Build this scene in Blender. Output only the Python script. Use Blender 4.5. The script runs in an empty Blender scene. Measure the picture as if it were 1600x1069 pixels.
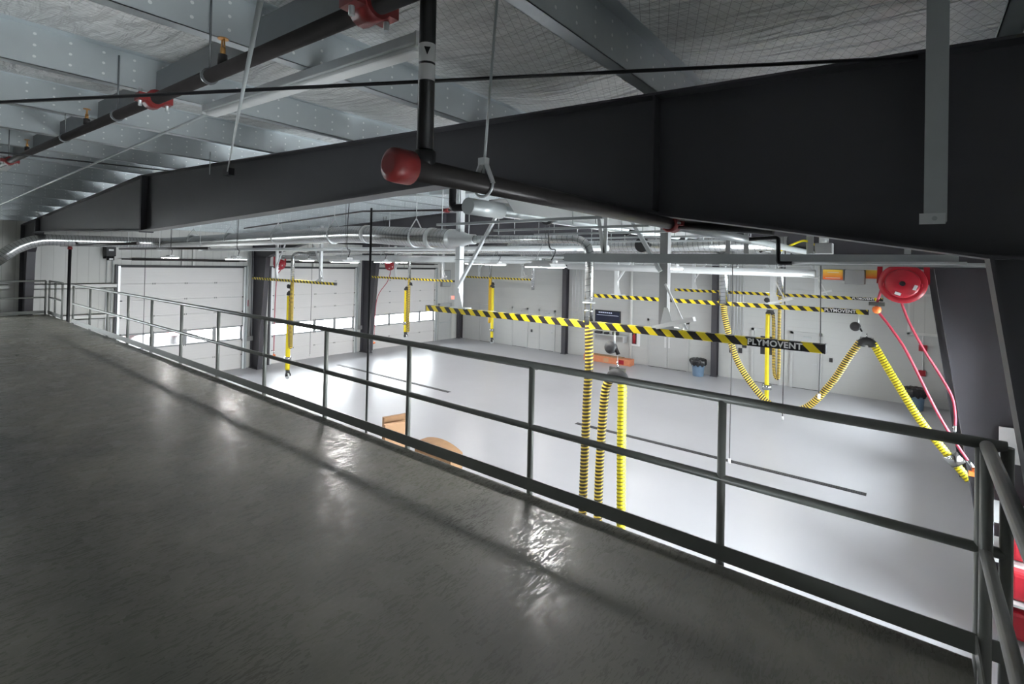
import bpy, bmesh, math, random
from mathutils import Vector, Matrix
random.seed(7)
sc = bpy.context.scene
COL = sc.collection
PI = math.pi
ZC = 4.68                      # eye height above the hall floor
# ------------------------------------------------------------ camera
cam_d = bpy.data.cameras.new('camera'); cam = bpy.data.objects.new('camera', cam_d); COL.objects.link(cam)
yaw, pitch, roll = .671956, .0093516, .0211867
f0 = Vector((-math.sin(yaw), math.cos(yaw), 0)); r0 = Vector((math.cos(yaw), math.sin(yaw), 0)); u0 = Vector((0, 0, 1))
F = f0*math.cos(pitch) + u0*math.sin(pitch); u2 = u0*math.cos(pitch) - f0*math.sin(pitch)
Rr = r0*math.cos(roll) + u2*math.sin(roll); U = u2*math.cos(roll) - r0*math.sin(roll)
cam.matrix_world = Matrix(((Rr.x, U.x, -F.x, 0), (Rr.y, U.y, -F.y, 0), (Rr.z, U.z, -F.z, ZC), (0, 0, 0, 1)))
cam_d.sensor_width = 36; cam_d.lens = 789.713/1600*36
cam_d.shift_y = -(534.5-405.575)/1600; cam_d.clip_start = .05; cam_d.clip_end = 300
sc.camera = cam
# ------------------------------------------------------------ sky and exposure
sc.view_settings.view_transform = 'Standard'; sc.view_settings.look = 'None'
sc.view_settings.gamma = 1; sc.view_settings.use_curve_mapping = False
sc.view_settings.exposure = 0.2
wd = bpy.data.worlds.new('sky'); sc.world = wd; wd.use_nodes = True
bg = wd.node_tree.nodes['Background']; bg.inputs[0].default_value = (.94, .97, 1, 1); bg.inputs[1].default_value = 44.0
LAMP = 158.0                    # emission of the high bay lenses
sc.cycles.sample_clamp_indirect = 6.0; sc.cycles.blur_glossy = 1.0
# ------------------------------------------------------------ materials
MATS = {}
def base_mat(name):
    m = bpy.data.materials.new(name); m.use_nodes = True
    nt = m.node_tree; b = nt.nodes['Principled BSDF']
    return m, nt, b
def N(nt, typ, **k):
    n = nt.nodes.new(typ)
    for a, v in k.items():
        if a.startswith('i_'):
            key = a[2:]; key = int(key) if key.isdigit() else key
            n.inputs[key].default_value = v
        else: setattr(n, a, v)
    return n
def math_(nt, op, a, b=None, c=None):
    n = nt.nodes.new('ShaderNodeMath'); n.operation = op
    for i, v in enumerate((a, b, c)):
        if v is None: continue
        if isinstance(v, (int, float)): n.inputs[i].default_value = v
        else: nt.links.new(v, n.inputs[i])
    return n.outputs[0]
def mixc(nt, fac, a, b):
    n = nt.nodes.new('ShaderNodeMix'); n.data_type = 'RGBA'
    if isinstance(fac, (int, float)): n.inputs[0].default_value = fac
    else: nt.links.new(fac, n.inputs[0])
    for i, v in ((6, a), (7, b)):
        if isinstance(v, tuple): n.inputs[i].default_value = (*v, 1)
        else: nt.links.new(v, n.inputs[i])
    return n.outputs[2]
def coords(nt):
    t = N(nt, 'ShaderNodeTexCoord'); s = N(nt, 'ShaderNodeSeparateXYZ'); nt.links.new(t.outputs['Object'], s.inputs[0])
    return t.outputs['Object'], s.outputs[0], s.outputs[1], s.outputs[2]
def paint(name, col, rough=.5, metal=0., var=.12, scale=6., bump=0., spec=.5):
    if name in MATS: return MATS[name]
    m, nt, b = base_mat(name)
    co = N(nt, 'ShaderNodeTexCoord'); no = N(nt, 'ShaderNodeTexNoise'); no.inputs['Scale'].default_value = scale; no.inputs['Detail'].default_value = 4
    nt.links.new(co.outputs['Object'], no.inputs['Vector'])
    c = mixc(nt, no.outputs['Fac'], tuple(v*(1-var) for v in col), tuple(min(1, v*(1+var)) for v in col))
    nt.links.new(c, b.inputs['Base Color']); b.inputs['Roughness'].default_value = rough; b.inputs['Metallic'].default_value = metal
    b.inputs['Specular IOR Level'].default_value = spec
    if bump:
        bp = N(nt, 'ShaderNodeBump'); bp.inputs['Distance'].default_value = bump; nt.links.new(no.outputs['Fac'], bp.inputs['Height']); nt.links.new(bp.outputs[0], b.inputs['Normal'])
    MATS[name] = m; return m
def emit(name, col, s):
    m, nt, b = base_mat(name); b.inputs['Base Color'].default_value = (*col, 1); b.inputs['Emission Color'].default_value = (*col, 1); b.inputs['Emission Strength'].default_value = s
    no = N(nt, 'ShaderNodeTexNoise'); no.inputs['Scale'].default_value = 3
    v = math_(nt, 'MULTIPLY_ADD', no.outputs['Fac'], .04*s, .98*s); nt.links.new(v, b.inputs['Emission Strength'])
    MATS[name] = m; return m
M_frame = paint('frame_primer_grey', (.056, .054, .063), .5, 0, .1, 3)
M_galv = paint('galvanised_steel', (.50, .53, .54), .4, .4, .12, 5)
M_galvw = paint('galvanised_bright', (.72, .74, .75), .4, .5, .08, 5)
M_alu = paint('white_steel', (.72, .73, .73), .4, .3, .05)
M_rail = paint('rail_grey_paint', (.19, .197, .185), .38, .1, .12, 9)
M_black = paint('black_iron', (.012, .012, .014), .38, .2, .2)
M_pipe = paint('black_pipe_steel', (.05, .045, .045), .34, .4, .25, 12)
M_red = paint('red_enamel', (.34, .010, .022), .34, 0, .12, 4)
M_redf = paint('red_fitting', (.20, .02, .02), .45, 0, .3, 20)
M_rubred = paint('red_rubber_hose', (.38, .03, .06), .5)
M_bridge = paint('bridging_steel', (.20, .21, .22), .4, .6, .1, 4)
M_stile = paint('window_stile_grey', (.30, .31, .32), .45)
M_pale = paint('pale_red_paint', (.75, .42, .42), .5)
M_orange = paint('orange_rubber', (.85, .18, .03), .5)
M_brass = paint('brass', (.65, .35, .12), .35, .9)
M_white = paint('white_plastic', (.8, .8, .8), .4)
M_doorp = paint('door_panel_white', (.76, .745, .74), .45, 0, .02, 1)
M_mandoor = paint('painted_man_door', (.50, .51, .51), .45, 0, .04, 2)
M_trimw = paint('light_trim', (.72, .72, .70), .45, 0, .04)
M_dark = paint('dark_rubber', (.03, .03, .033), .6)
M_yel = paint('yellow_sleeve', (.85, .68, .01), .45, 0, .06, 8)
M_yeld = paint('orange_yellow_sleeve', (.62, .38, .02), .5, 0, .1, 8)
M_card = paint('cardboard', (.50, .30, .17), .8, 0, .12, 5)
M_cardd = paint('cardboard_edge', (.33, .19, .10), .8, 0, .2, 9)
M_orcard = paint('orange_carton', (.60, .22, .11), .7, 0, .2, 7)
M_bin = paint('blue_grey_bin', (.15, .23, .33), .5)
M_bag = paint('black_bin_bag', (.02, .02, .022), .22, 0, .3, 14, .02)
M_greyb = paint('grey_enclosure', (.27, .27, .27), .5)
M_con = paint('concrete_apron', (.6, .6, .58), .9)
M_chrome = paint('chrome', (.6, .6, .6), .18, 1.)
M_lens = paint('acrylic_lens', (.75, .76, .76), .35)
M_lamp = emit('lit_lens', (1, .985, .96), LAMP)
M_screen = paint('screen_dark_blue', (.02, .025, .05), .25)
M_scrtext = emit('screen_text', (.5, .55, .7), .5)
M_exit = emit('exit_sign_red', (1, .25, .2), 1.2)
def glass():
    m, nt, b = base_mat('pane_glass'); nt.nodes.remove(b)
    t = N(nt, 'ShaderNodeBsdfTransparent'); g = N(nt, 'ShaderNodeBsdfGlossy'); g.inputs['Roughness'].default_value = .03
    t.inputs[0].default_value = (.93, .95, .95, 1)
    lw = N(nt, 'ShaderNodeFresnel'); lw.inputs[0].default_value = 1.4
    mx = N(nt, 'ShaderNodeMixShader'); nt.links.new(lw.outputs[0], mx.inputs[0]); nt.links.new(t.outputs[0], mx.inputs[1]); nt.links.new(g.outputs[0], mx.inputs[2])
    nt.links.new(mx.outputs[0], nt.nodes['Material Output'].inputs[0]); return m
M_glass = glass()
def hazard():
    m, nt, b = base_mat('hazard_stripes'); co, x, y, z = coords(nt)
    s = math_(nt, 'ADD', x, z); fr = math_(nt, 'FRACT', math_(nt, 'DIVIDE', s, .215)); k = math_(nt, 'GREATER_THAN', fr, .5)
    nt.links.new(mixc(nt, k, (.80, .62, .02), (.02, .017, .02)), b.inputs['Base Color']); b.inputs['Roughness'].default_value = .4
    return m
M_haz = hazard()
def ribbed(name, c1, c2, thr, pitch):
    m, nt, b = base_mat(name); uv = N(nt, 'ShaderNodeTexCoord'); s = N(nt, 'ShaderNodeSeparateXYZ'); nt.links.new(uv.outputs['UV'], s.inputs[0])
    ph = math_(nt, 'FRACT', math_(nt, 'ADD', math_(nt, 'DIVIDE', s.outputs[1], pitch), s.outputs[0]))
    k = math_(nt, 'GREATER_THAN', ph, thr); nt.links.new(mixc(nt, k, c1, c2), b.inputs['Base Color']); b.inputs['Roughness'].default_value = .5
    return m
M_hose_shaded = ribbed('black_yellow_hose_shaded', (.82, .60, .08), (.05, .035, .02), .42, .048)  # shaded runs: shade put into the colour as wider black bands
M_hose_lit = ribbed('yellow_hose_lit', (.88, .74, .02), (.22, .19, .01), .68, .048)  # lit runs of the same hose: light put into brighter, wider yellow bands
def duct_mat():
    m, nt, b = base_mat('spiral_duct_metal'); uv = N(nt, 'ShaderNodeTexCoord'); s = N(nt, 'ShaderNodeSeparateXYZ'); nt.links.new(uv.outputs['UV'], s.inputs[0])
    ph = math_(nt, 'FRACT', math_(nt, 'ADD', math_(nt, 'DIVIDE', s.outputs[1], .085), s.outputs[0]))
    rib = math_(nt, 'LESS_THAN', ph, .10)
    no = N(nt, 'ShaderNodeTexNoise'); no.inputs['Scale'].default_value = 5; nt.links.new(uv.outputs['Object'], no.inputs['Vector'])
    c = mixc(nt, no.outputs['Fac'], (.42, .43, .43), (.62, .63, .63)); c = mixc(nt, rib, c, (.22, .23, .23))
    nt.links.new(c, b.inputs['Base Color']); b.inputs['Metallic'].default_value = .95; b.inputs['Roughness'].default_value = .27
    bp = N(nt, 'ShaderNodeBump'); bp.inputs['Distance'].default_value = .006; bp.inputs['Strength'].default_value = .8; nt.links.new(rib, bp.inputs['Height']); nt.links.new(bp.outputs[0], b.inputs['Normal'])
    return m
M_duct = duct_mat()
def line_mat(name, col, axis, period, width, dark, rough=.55, var=.05, metal=0., spec=.5):
    m, nt, b = base_mat(name); co, x, y, z = coords(nt); a = (x, y, z)[axis]
    fr = math_(nt, 'FRACT', math_(nt, 'DIVIDE', a, period)); k = math_(nt, 'LESS_THAN', fr, width/period)
    no = N(nt, 'ShaderNodeTexNoise'); no.inputs['Scale'].default_value = 1.3; no.inputs['Detail'].default_value = 5; nt.links.new(co, no.inputs['Vector'])
    c = mixc(nt, no.outputs['Fac'], tuple(v*(1-var) for v in col), tuple(v*(1+var) for v in col))
    nt.links.new(mixc(nt, k, c, tuple(v*dark for v in col)), b.inputs['Base Color']); b.inputs['Roughness'].default_value = rough
    b.inputs['Specular IOR Level'].default_value = spec; b.inputs['Metallic'].default_value = metal
    bp = N(nt, 'ShaderNodeBump'); bp.inputs['Distance'].default_value = .01; bp.inputs['Strength'].default_value = .5; nt.links.new(math_(nt, 'SUBTRACT', 1, k), bp.inputs['Height']); nt.links.new(bp.outputs[0], b.inputs['Normal'])
    return m
M_liner = line_mat('wall_liner_panel', (.62, .62, .60), 1, .305, .018, .82)
M_linerx = line_mat('wall_liner_panel_ends', (.62, .62, .60), 0, .305, .018, .82)
M_block = line_mat('painted_block_wall', (.54, .55, .545), 2, .30, .010, .90, .6, .04)
M_panel = line_mat('door_panel_ribbed', (.76, .745, .74), 2, .105, .006, .94, .45, .02)
def floor_mat():
    m, nt, b = base_mat('epoxy_floor'); co, x, y, z = coords(nt)
    no = N(nt, 'ShaderNodeTexNoise'); no.inputs['Scale'].default_value = .35; no.inputs['Detail'].default_value = 6; nt.links.new(co, no.inputs['Vector'])
    nt.links.new(mixc(nt, no.outputs['Fac'], (.37, .375, .40), (.45, .455, .485)), b.inputs['Base Color'])
    n2 = N(nt, 'ShaderNodeTexNoise'); n2.inputs['Scale'].default_value = 2.5; n2.inputs['Detail'].default_value = 5; nt.links.new(co, n2.inputs['Vector'])
    nt.links.new(math_(nt, 'MULTIPLY_ADD', n2.outputs['Fac'], .05, .29), b.inputs['Roughness']); b.inputs['Specular IOR Level'].default_value = .22
    return m
M_floor = floor_mat()
def deck_mat():
    m, nt, b = base_mat('deck_concrete'); co, x, y, z = coords(nt)
    no = N(nt, 'ShaderNodeTexNoise'); no.inputs['Scale'].default_value = 1.1; no.inputs['Detail'].default_value = 8; no.inputs['Roughness'].default_value = .62; nt.links.new(co, no.inputs['Vector'])
    n3 = N(nt, 'ShaderNodeTexNoise'); n3.inputs['Scale'].default_value = 60; n3.inputs['Detail'].default_value = 3; nt.links.new(co, n3.inputs['Vector'])
    cr = N(nt, 'ShaderNodeValToRGB'); cr.color_ramp.elements[0].position = .32; cr.color_ramp.elements[0].color = (.140, .136, .118, 1); cr.color_ramp.elements[1].position = .68; cr.color_ramp.elements[1].color = (.245, .236, .196, 1)
    nt.links.new(no.outputs['Fac'], cr.inputs[0])
    c = mixc(nt, math_(nt, 'MULTIPLY', n3.outputs['Fac'], .35), cr.outputs[0], (.11, .11, .10)); nt.links.new(c, b.inputs['Base Color'])
    # trowel swirls: thin curved scratches that are glossier than the slab
    n4 = N(nt, 'ShaderNodeTexNoise'); n4.inputs['Scale'].default_value = 4; n4.inputs['Detail'].default_value = 6; nt.links.new(co, n4.inputs['Vector'])
    k = None
    for sc_, rot in ((40, .4), (54, 1.7), (47, 2.6)):
        mp = N(nt, 'ShaderNodeMapping'); mp.inputs['Rotation'].default_value = (0, 0, rot); mp.inputs['Scale'].default_value = (1, .22, 1); nt.links.new(co, mp.inputs['Vector'])
        nn = N(nt, 'ShaderNodeTexNoise'); nn.inputs['Scale'].default_value = sc_; nn.inputs['Detail'].default_value = 2; nn.inputs['Distortion'].default_value = 1.2; nt.links.new(mp.outputs[0], nn.inputs['Vector'])
        r = math_(nt, 'GREATER_THAN', nn.outputs['Fac'], .61); k = r if k is None else math_(nt, 'MAXIMUM', k, r)
    nt.links.new(math_(nt, 'SUBTRACT', math_(nt, 'MULTIPLY_ADD', n4.outputs['Fac'], .15, .50), math_(nt, 'MULTIPLY', k, .31)), b.inputs['Roughness'])
    b.inputs['Specular IOR Level'].default_value = .5
    bp = N(nt, 'ShaderNodeBump'); bp.inputs['Distance'].default_value = .004; bp.inputs['Strength'].default_value = .3; nt.links.new(n4.outputs['Fac'], bp.inputs['Height']); nt.links.new(bp.outputs[0], b.inputs['Normal'])
    return m
M_deck = deck_mat()
def foil_mat():
    m, nt, b = base_mat('foil_insulation'); co, x, y, z = coords(nt)
    def net(ax, ay, p, w):
        s = math_(nt, 'ADD', math_(nt, 'MULTIPLY', x, ax), math_(nt, 'MULTIPLY', y, ay)); f = math_(nt, 'FRACT', math_(nt, 'DIVIDE', s, p)); return math_(nt, 'LESS_THAN', f, w)
    k = math_(nt, 'MAXIMUM', net(1, .42, .05, .055), net(1, -.42, .05, .055))
    no = N(nt, 'ShaderNodeTexNoise'); no.inputs['Scale'].default_value = .8; no.inputs['Detail'].default_value = 5; nt.links.new(co, no.inputs['Vector'])
    c = mixc(nt, no.outputs['Fac'], (.84, .84, .83), (.92, .92, .91)); nt.links.new(mixc(nt, k, c, (.5, .5, .5)), b.inputs['Base Color'])
    b.inputs['Metallic'].default_value = .14; b.inputs['Roughness'].default_value = .27
    mp = N(nt, 'ShaderNodeMapping'); mp.inputs['Scale'].default_value = (1.2, 7.0, 1); mp.inputs['Rotation'].default_value = (0, 0, .35); nt.links.new(co, mp.inputs['Vector'])
    nw = N(nt, 'ShaderNodeTexNoise'); nw.inputs['Scale'].default_value = 1.6; nw.inputs['Detail'].default_value = 3; nw.inputs['Distortion'].default_value = .8; nt.links.new(mp.outputs[0], nw.inputs['Vector'])
    bp = N(nt, 'ShaderNodeBump'); bp.inputs['Distance'].default_value = .11; bp.inputs['Strength'].default_value = .8; nt.links.new(nw.outputs['Fac'], bp.inputs['Height'])
    b2 = N(nt, 'ShaderNodeBump'); b2.inputs['Distance'].default_value = .003; nt.links.new(k, b2.inputs['Height']); nt.links.new(bp.outputs[0], b2.inputs['Normal']); nt.links.new(b2.outputs[0], b.inputs['Normal'])
    return m
M_foil = foil_mat()
def purlin_mat():
    m, nt, b = base_mat('purlin_galvanised'); co, x, y, z = coords(nt)
    no = N(nt, 'ShaderNodeTexNoise'); no.inputs['Scale'].default_value = 2.5; no.inputs['Detail'].default_value = 6; nt.links.new(co, no.inputs['Vector'])
    c = mixc(nt, no.outputs['Fac'], (.42, .46, .48), (.60, .64, .66))
    dy = math_(nt, 'SUBTRACT', math_(nt, 'FRACT', math_(nt, 'DIVIDE', y, .17)), .5); dy = math_(nt, 'ABSOLUTE', math_(nt, 'MULTIPLY', dy, .17))
    dz = math_(nt, 'ABSOLUTE', math_(nt, 'MULTIPLY', math_(nt, 'SUBTRACT', math_(nt, 'FRACT', math_(nt, 'DIVIDE', math_(nt, 'SUBTRACT', z, .02), .07)), .5), .07))
    r = math_(nt, 'SQRT', math_(nt, 'ADD', math_(nt, 'POWER', dy, 2), math_(nt, 'POWER', dz, 2))); k = math_(nt, 'LESS_THAN', r, .0085)
    nt.links.new(mixc(nt, k, c, (.85, .87, .87)), b.inputs['Base Color']); b.inputs['Metallic'].default_value = .62; b.inputs['Roughness'].default_value = .30
    bp = N(nt, 'ShaderNodeBump'); bp.inputs['Distance'].default_value = .02; bp.inputs['Strength'].default_value = .25; nt.links.new(no.outputs['Fac'], bp.inputs['Height']); nt.links.new(bp.outputs[0], b.inputs['Normal'])
    return m
M_purlin = purlin_mat()
def sun_label():
    m, nt, b = base_mat('orange_burner_label'); co, x, y, z = coords(nt)
    cr = N(nt, 'ShaderNodeValToRGB'); cr.color_ramp.elements[0].color = (.75, .08, .02, 1); cr.color_ramp.elements[1].color = (.9, .62, .08, 1)
    t = N(nt, 'ShaderNodeTexCoord'); s = N(nt, 'ShaderNodeSeparateXYZ'); nt.links.new(t.outputs['Generated'], s.inputs[0]); nt.links.new(s.outputs[2], cr.inputs[0])
    nt.links.new(cr.outputs[0], b.inputs['Base Color']); b.inputs['Roughness'].default_value = .4; return m
M_sun = sun_label()
def drain_mat():
    m, nt, b = base_mat('drain_grate'); co, x, y, z = coords(nt)
    k = math_(nt, 'LESS_THAN', math_(nt, 'FRACT', math_(nt, 'DIVIDE', x, .045)), .5)
    nt.links.new(mixc(nt, k, (.008, .008, .009), (.04, .04, .045)), b.inputs['Base Color']); b.inputs['Roughness'].default_value = .5; return m
M_drain = drain_mat()
# ------------------------------------------------------------ mesh helpers
ROOTLOC = {}
class MB:
    def __init__(s): s.v = []; s.f = []; s.uv = []; s.sm = []
    def add(s, vs, fs, smooth=False, uvs=None):
        o = len(s.v); s.v += [Vector(v) for v in vs]
        for i, f in enumerate(fs):
            s.f.append([o+k for k in f]); s.sm.append(smooth); s.uv.append(uvs[i] if uvs else None)
        return s
    def box(s, x0, x1, y0, y1, z0, z1):
        x0, x1 = min(x0, x1), max(x0, x1); y0, y1 = min(y0, y1), max(y0, y1); z0, z1 = min(z0, z1), max(z0, z1)
        return s.add([(x0,y0,z0),(x1,y0,z0),(x1,y1,z0),(x0,y1,z0),(x0,y0,z1),(x1,y0,z1),(x1,y1,z1),(x0,y1,z1)],
                     [(0,3,2,1),(4,5,6,7),(0,1,5,4),(1,2,6,5),(2,3,7,6),(3,0,4,7)])
    def bar(s, p, q, w, h, up=(0,0,1)):
        p, q = Vector(p), Vector(q); d = (q-p).normalized(); up = Vector(up)
        if abs(d.dot(up)) > .98: up = Vector((0,1,0))
        sd = d.cross(up).normalized(); u = sd.cross(d).normalized(); a = sd*(w/2); b = u*(h/2)
        vs = [p-a-b, p+a-b, p+a+b, p-a+b, q-a-b, q+a-b, q+a+b, q-a+b]
        return s.add(vs, [(0,1,2,3),(4,7,6,5),(0,4,5,1),(1,5,6,2),(2,6,7,3),(3,7,4,0)])
    def tube(s, pts, r, n=12, caps=True, rad=None):
        pts = [Vector(p) for p in pts]; rings = []; prev = None; L = 0; o = len(s.v); T = []
        for i in range(len(pts)):
            a = pts[max(0, i-1)]; b = pts[min(len(pts)-1, i+1)]; t = (b-a).normalized()
            if prev is None:
                up = Vector((0,0,1)) if abs(t.z) < .9 else Vector((0,1,0)); sd = t.cross(up).normalized()
            else: sd = (prev - t*prev.dot(t)).normalized()
            prev = sd; u = sd.cross(t); rr = rad(i) if rad else r
            if i: L += (pts[i]-pts[i-1]).length
            T.append(L); rings.append([pts[i] + sd*(math.cos(2*PI*k/n)*rr) + u*(math.sin(2*PI*k/n)*rr) for k in range(n)])
        for rg in rings: s.v += rg
        for i in range(len(pts)-1):
            for k in range(n):
                k2 = (k+1) % n
                s.f.append([o+i*n+k, o+i*n+k2, o+(i+1)*n+k2, o+(i+1)*n+k]); s.sm.append(True)
                s.uv.append([(k/n, T[i]), ((k+1)/n, T[i]), ((k+1)/n, T[i+1]), (k/n, T[i+1])])
        if caps:
            s.f.append([o+k for k in range(n)][::-1]); s.sm.append(False); s.uv.append(None)
            s.f.append([o+(len(pts)-1)*n+k for k in range(n)]); s.sm.append(False); s.uv.append(None)
        return s
    def cyl(s, p, q, r, n=16, r2=None):
        return s.tube([p, q], r, n, rad=(lambda i: r if i == 0 else (r2 if r2 is not None else r)))
    def lathe(s, c, axis, prof, n=20):
        c = Vector(c); ax = Vector(axis).normalized(); up = Vector((0,0,1)) if abs(ax.z) < .9 else Vector((1,0,0)); a = ax.cross(up).normalized(); b = a.cross(ax); o = len(s.v)
        for (h, r) in prof:
            for k in range(n): s.v.append(c + ax*h + a*(r*math.cos(2*PI*k/n)) + b*(r*math.sin(2*PI*k/n)))
        for i in range(len(prof)-1):
            for k in range(n):
                k2 = (k+1) % n; s.f.append([o+i*n+k, o+i*n+k2, o+(i+1)*n+k2, o+(i+1)*n+k]); s.sm.append(True); s.uv.append(None)
        s.f.append([o+k for k in range(n)][::-1]); s.sm.append(False); s.uv.append(None)
        s.f.append([o+(len(prof)-1)*n+k for k in range(n)]); s.sm.append(False); s.uv.append(None)
        return s
    def prism(s, poly, axis, a, b):
        # poly: 2d points in the plane of the two other axes (x,z for axis 1; y,z for axis 0; x,y for axis 2)
        def mk(p, t): return (t, p[0], p[1]) if axis == 0 else (p[0], t, p[1]) if axis == 1 else (p[0], p[1], t)
        n = len(poly); vs = [mk(p, a) for p in poly] + [mk(p, b) for p in poly]
        return s.add(vs, [tuple(range(n))[::-1], tuple(range(n, 2*n))] + [(i, (i+1) % n, n+(i+1) % n, n+i) for i in range(n)])
    def build(s, name, mat, parent=None, bevel=0):
        me = bpy.data.meshes.new(name); off = Vector((0,0,0))
        if parent is not None: off = ROOTLOC.get(parent.name, Vector((0,0,0)))
        me.from_pydata([tuple(v-off) for v in s.v], [], s.f); me.update()
        me.polygons.foreach_set('use_smooth', s.sm)
        if any(u is not None for u in s.uv):
            l = me.uv_layers.new(name='UVMap')
            for p, u in zip(me.polygons, s.uv):
                if u:
                    for li, c in zip(p.loop_indices, u): l.data[li].uv = c
        bm = bmesh.new(); bm.from_mesh(me); bmesh.ops.recalc_face_normals(bm, faces=bm.faces); bm.to_mesh(me); bm.free()
        me.materials.append(mat)
        ob = bpy.data.objects.new(name, me); COL.objects.link(ob)
        if parent is not None: ob.parent = parent; ROOTLOC[ob.name] = off
        if bevel:
            bv = ob.modifiers.new('bevel', 'BEVEL'); bv.width = bevel; bv.segments = 2; bv.limit_method = 'ANGLE'
        return ob
def Zr(p): return (p[0], p[1], p[2]+ZC)             # heights measured from the eye level
def thing(name, label, cat, loc, group=None, kind=None):
    o = bpy.data.objects.new(name, None); COL.objects.link(o); o.location = loc; o.empty_display_size = .1
    ROOTLOC[o.name] = Vector(loc)
    if kind: o['kind'] = kind
    if label: o['label'] = label; o['category'] = cat
    if group: o['group'] = group
    return o
def single(ob, label, cat, group=None):
    # give a one-mesh thing its origin at its own base
    me = ob.data; xs = [v.co for v in me.vertices]
    c = Vector(((min(v.x for v in xs)+max(v.x for v in xs))/2, (min(v.y for v in xs)+max(v.y for v in xs))/2, min(v.z for v in xs)))
    for v in me.vertices: v.co -= c
    ob.location = c; ob['label'] = label; ob['category'] = cat
    if group: ob['group'] = group
    return ob
def struct(ob): ob['kind'] = 'structure'; return ob
def dup(root, loc, label=None, group=None):
    r = root.copy(); COL.objects.link(r); r.location = loc
    if label: r['label'] = label
    if group: r['group'] = group
    for ch in list(root.children):
        c = ch.copy(); COL.objects.link(c); c.parent = r
        for g in list(ch.children):
            d = g.copy(); COL.objects.link(d); d.parent = c
    return r
def smooth_path(pts, n=8):
    P = [Vector(p) for p in pts]; out = []
    for i in range(len(P)-1):
        p0 = P[max(0,i-1)]; p1 = P[i]; p2 = P[i+1]; p3 = P[min(len(P)-1,i+2)]
        for k in range(n):
            t = k/n; out.append(.5*((2*p1)+(-p0+p2)*t+(2*p0-5*p1+4*p2-p3)*t*t+(-p0+3*p1-3*p2+p3)*t**3))
    out.append(P[-1]); return out
def resample(pts, step):
    out = [pts[0]]; acc = 0
    for a, b in zip(pts, pts[1:]):
        d = (b-a).length
        if d < 1e-9: continue
        t = step-acc
        while t <= d: out.append(a.lerp(b, t/d)); t += step
        acc = (acc+d) % step if d >= step-acc else acc+d
    return out
def fillet(pts, r, n=6):
    P = [Vector(p) for p in pts]; out = [P[0]]
    for a, b, c in zip(P, P[1:], P[2:]):
        u = (a-b); v = (c-b); rr = min(r, u.length*.49, v.length*.49); p = b+u.normalized()*rr; q = b+v.normalized()*rr
        for k in range(n+1):
            t = k/n; out.append(p*(1-t)**2 + b*(2*t*(1-t)) + q*t*t)
    out.append(P[-1]); return out
ORD = ['first','second','third','fourth','fifth','sixth','seventh','eighth','ninth','tenth','eleventh','twelfth','thirteenth','fourteenth','fifteenth','sixteenth']
XL, XR, YB, YF = -22.4, 1.36, 22.95, -3.6
RIDGE = -10.6
def rtop(x): return ZC + 1.43 - .0417*abs(x-RIDGE)       # top of the rafters
def hang(x): return rtop(x)+.225
DECK = ZC-1.87; DEDGE = 3.352
# ------------------------------------------------------------ setting: floors
struct(MB().box(XL-.3, XR+.3, YF-.2, YB+.2, -.25, 0).build('floor', M_floor))
struct(MB().box(-21.3, .24, YF, DEDGE, DECK-.16, DECK).build('mezzanine_floor', M_deck))
o = MB().box(-21.3, .24, DEDGE-.012, DEDGE-.002, DECK-.32, DECK-.16).box(-21.3, .24, DEDGE-.16, DEDGE-.01, DECK-.34, DECK-.32).build('trim_1', M_frame); struct(o)
# outside apron seen through the door glass
o = MB().box(-60, XL-.35, -20, 60, -.3, -.12).build('driveway', M_con); struct(o)
# ------------------------------------------------------------ walls, with door openings
DOORS = [(5.46, 9.78), (10.99, 15.27), (16.45, 20.80)]; DTOP = ZC-.41
HTOP = rtop(RIDGE)+.5
FILL_WIN = (-3.3, 1.6, ZC-1.8, ZC-.55)       # unseen window added to light the left end of the mezzanine
FILL_WIN2 = (-2.4, 2.3, ZC-3.8, ZC-1.93)        # unseen window added below the deck by the stair, lights the mezzanine ceiling
def wall_with_doors(name, x0, x1, mat):
    m = MB(); ys = [YF-.2]
    for a, b in DOORS: ys += [a, b]
    ys.append(YB+.2)
    for i in range(0, len(ys), 2):
        if name == 'wall_left' and i == 0:
            m.box(x0, x1, ys[0], FILL_WIN[0], 0, HTOP).box(x0, x1, FILL_WIN[1], ys[1], 0, HTOP).box(x0, x1, FILL_WIN[0], FILL_WIN[1], 0, FILL_WIN[2]).box(x0, x1, FILL_WIN[0], FILL_WIN[1], FILL_WIN[3], HTOP)
        elif name == 'wall_right' and i == 0:
            m.box(x0, x1, ys[0], FILL_WIN2[0], 0, HTOP).box(x0, x1, FILL_WIN2[1], ys[1], 0, HTOP).box(x0, x1, FILL_WIN2[0], FILL_WIN2[1], 0, FILL_WIN2[2]).box(x0, x1, FILL_WIN2[0], FILL_WIN2[1], FILL_WIN2[3], HTOP)
        else: m.box(x0, x1, ys[i], ys[i+1], 0, HTOP)
    for a, b in DOORS: m.box(x0, x1, a, b, DTOP, HTOP)
    return struct(m.build(name, mat))
wall_with_doors('wall_left', XL-.2, XL, M_liner)
wall_with_doors('wall_right', XR, XR+.2, M_liner)
o = MB().box(XL-.2, XR+.2, YB, YB+.2, 0, HTOP).build('wall_back', M_block); struct(o)
o = MB().box(XL-.2, XR+.2, YF-.2, YF, 0, HTOP).build('wall_front', M_linerx); struct(o)
o = MB().box(XL, XR, 2.60, 2.75, 0, DECK-.17).build('bounce_wall_under_mezzanine', M_block); struct(o)  # unseen wall, added to bounce light back into the hall
root = thing('fill_window_1', None, None, (XL, (FILL_WIN[0]+FILL_WIN[1])/2, FILL_WIN[2]), kind='structure')
m = MB()
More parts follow.
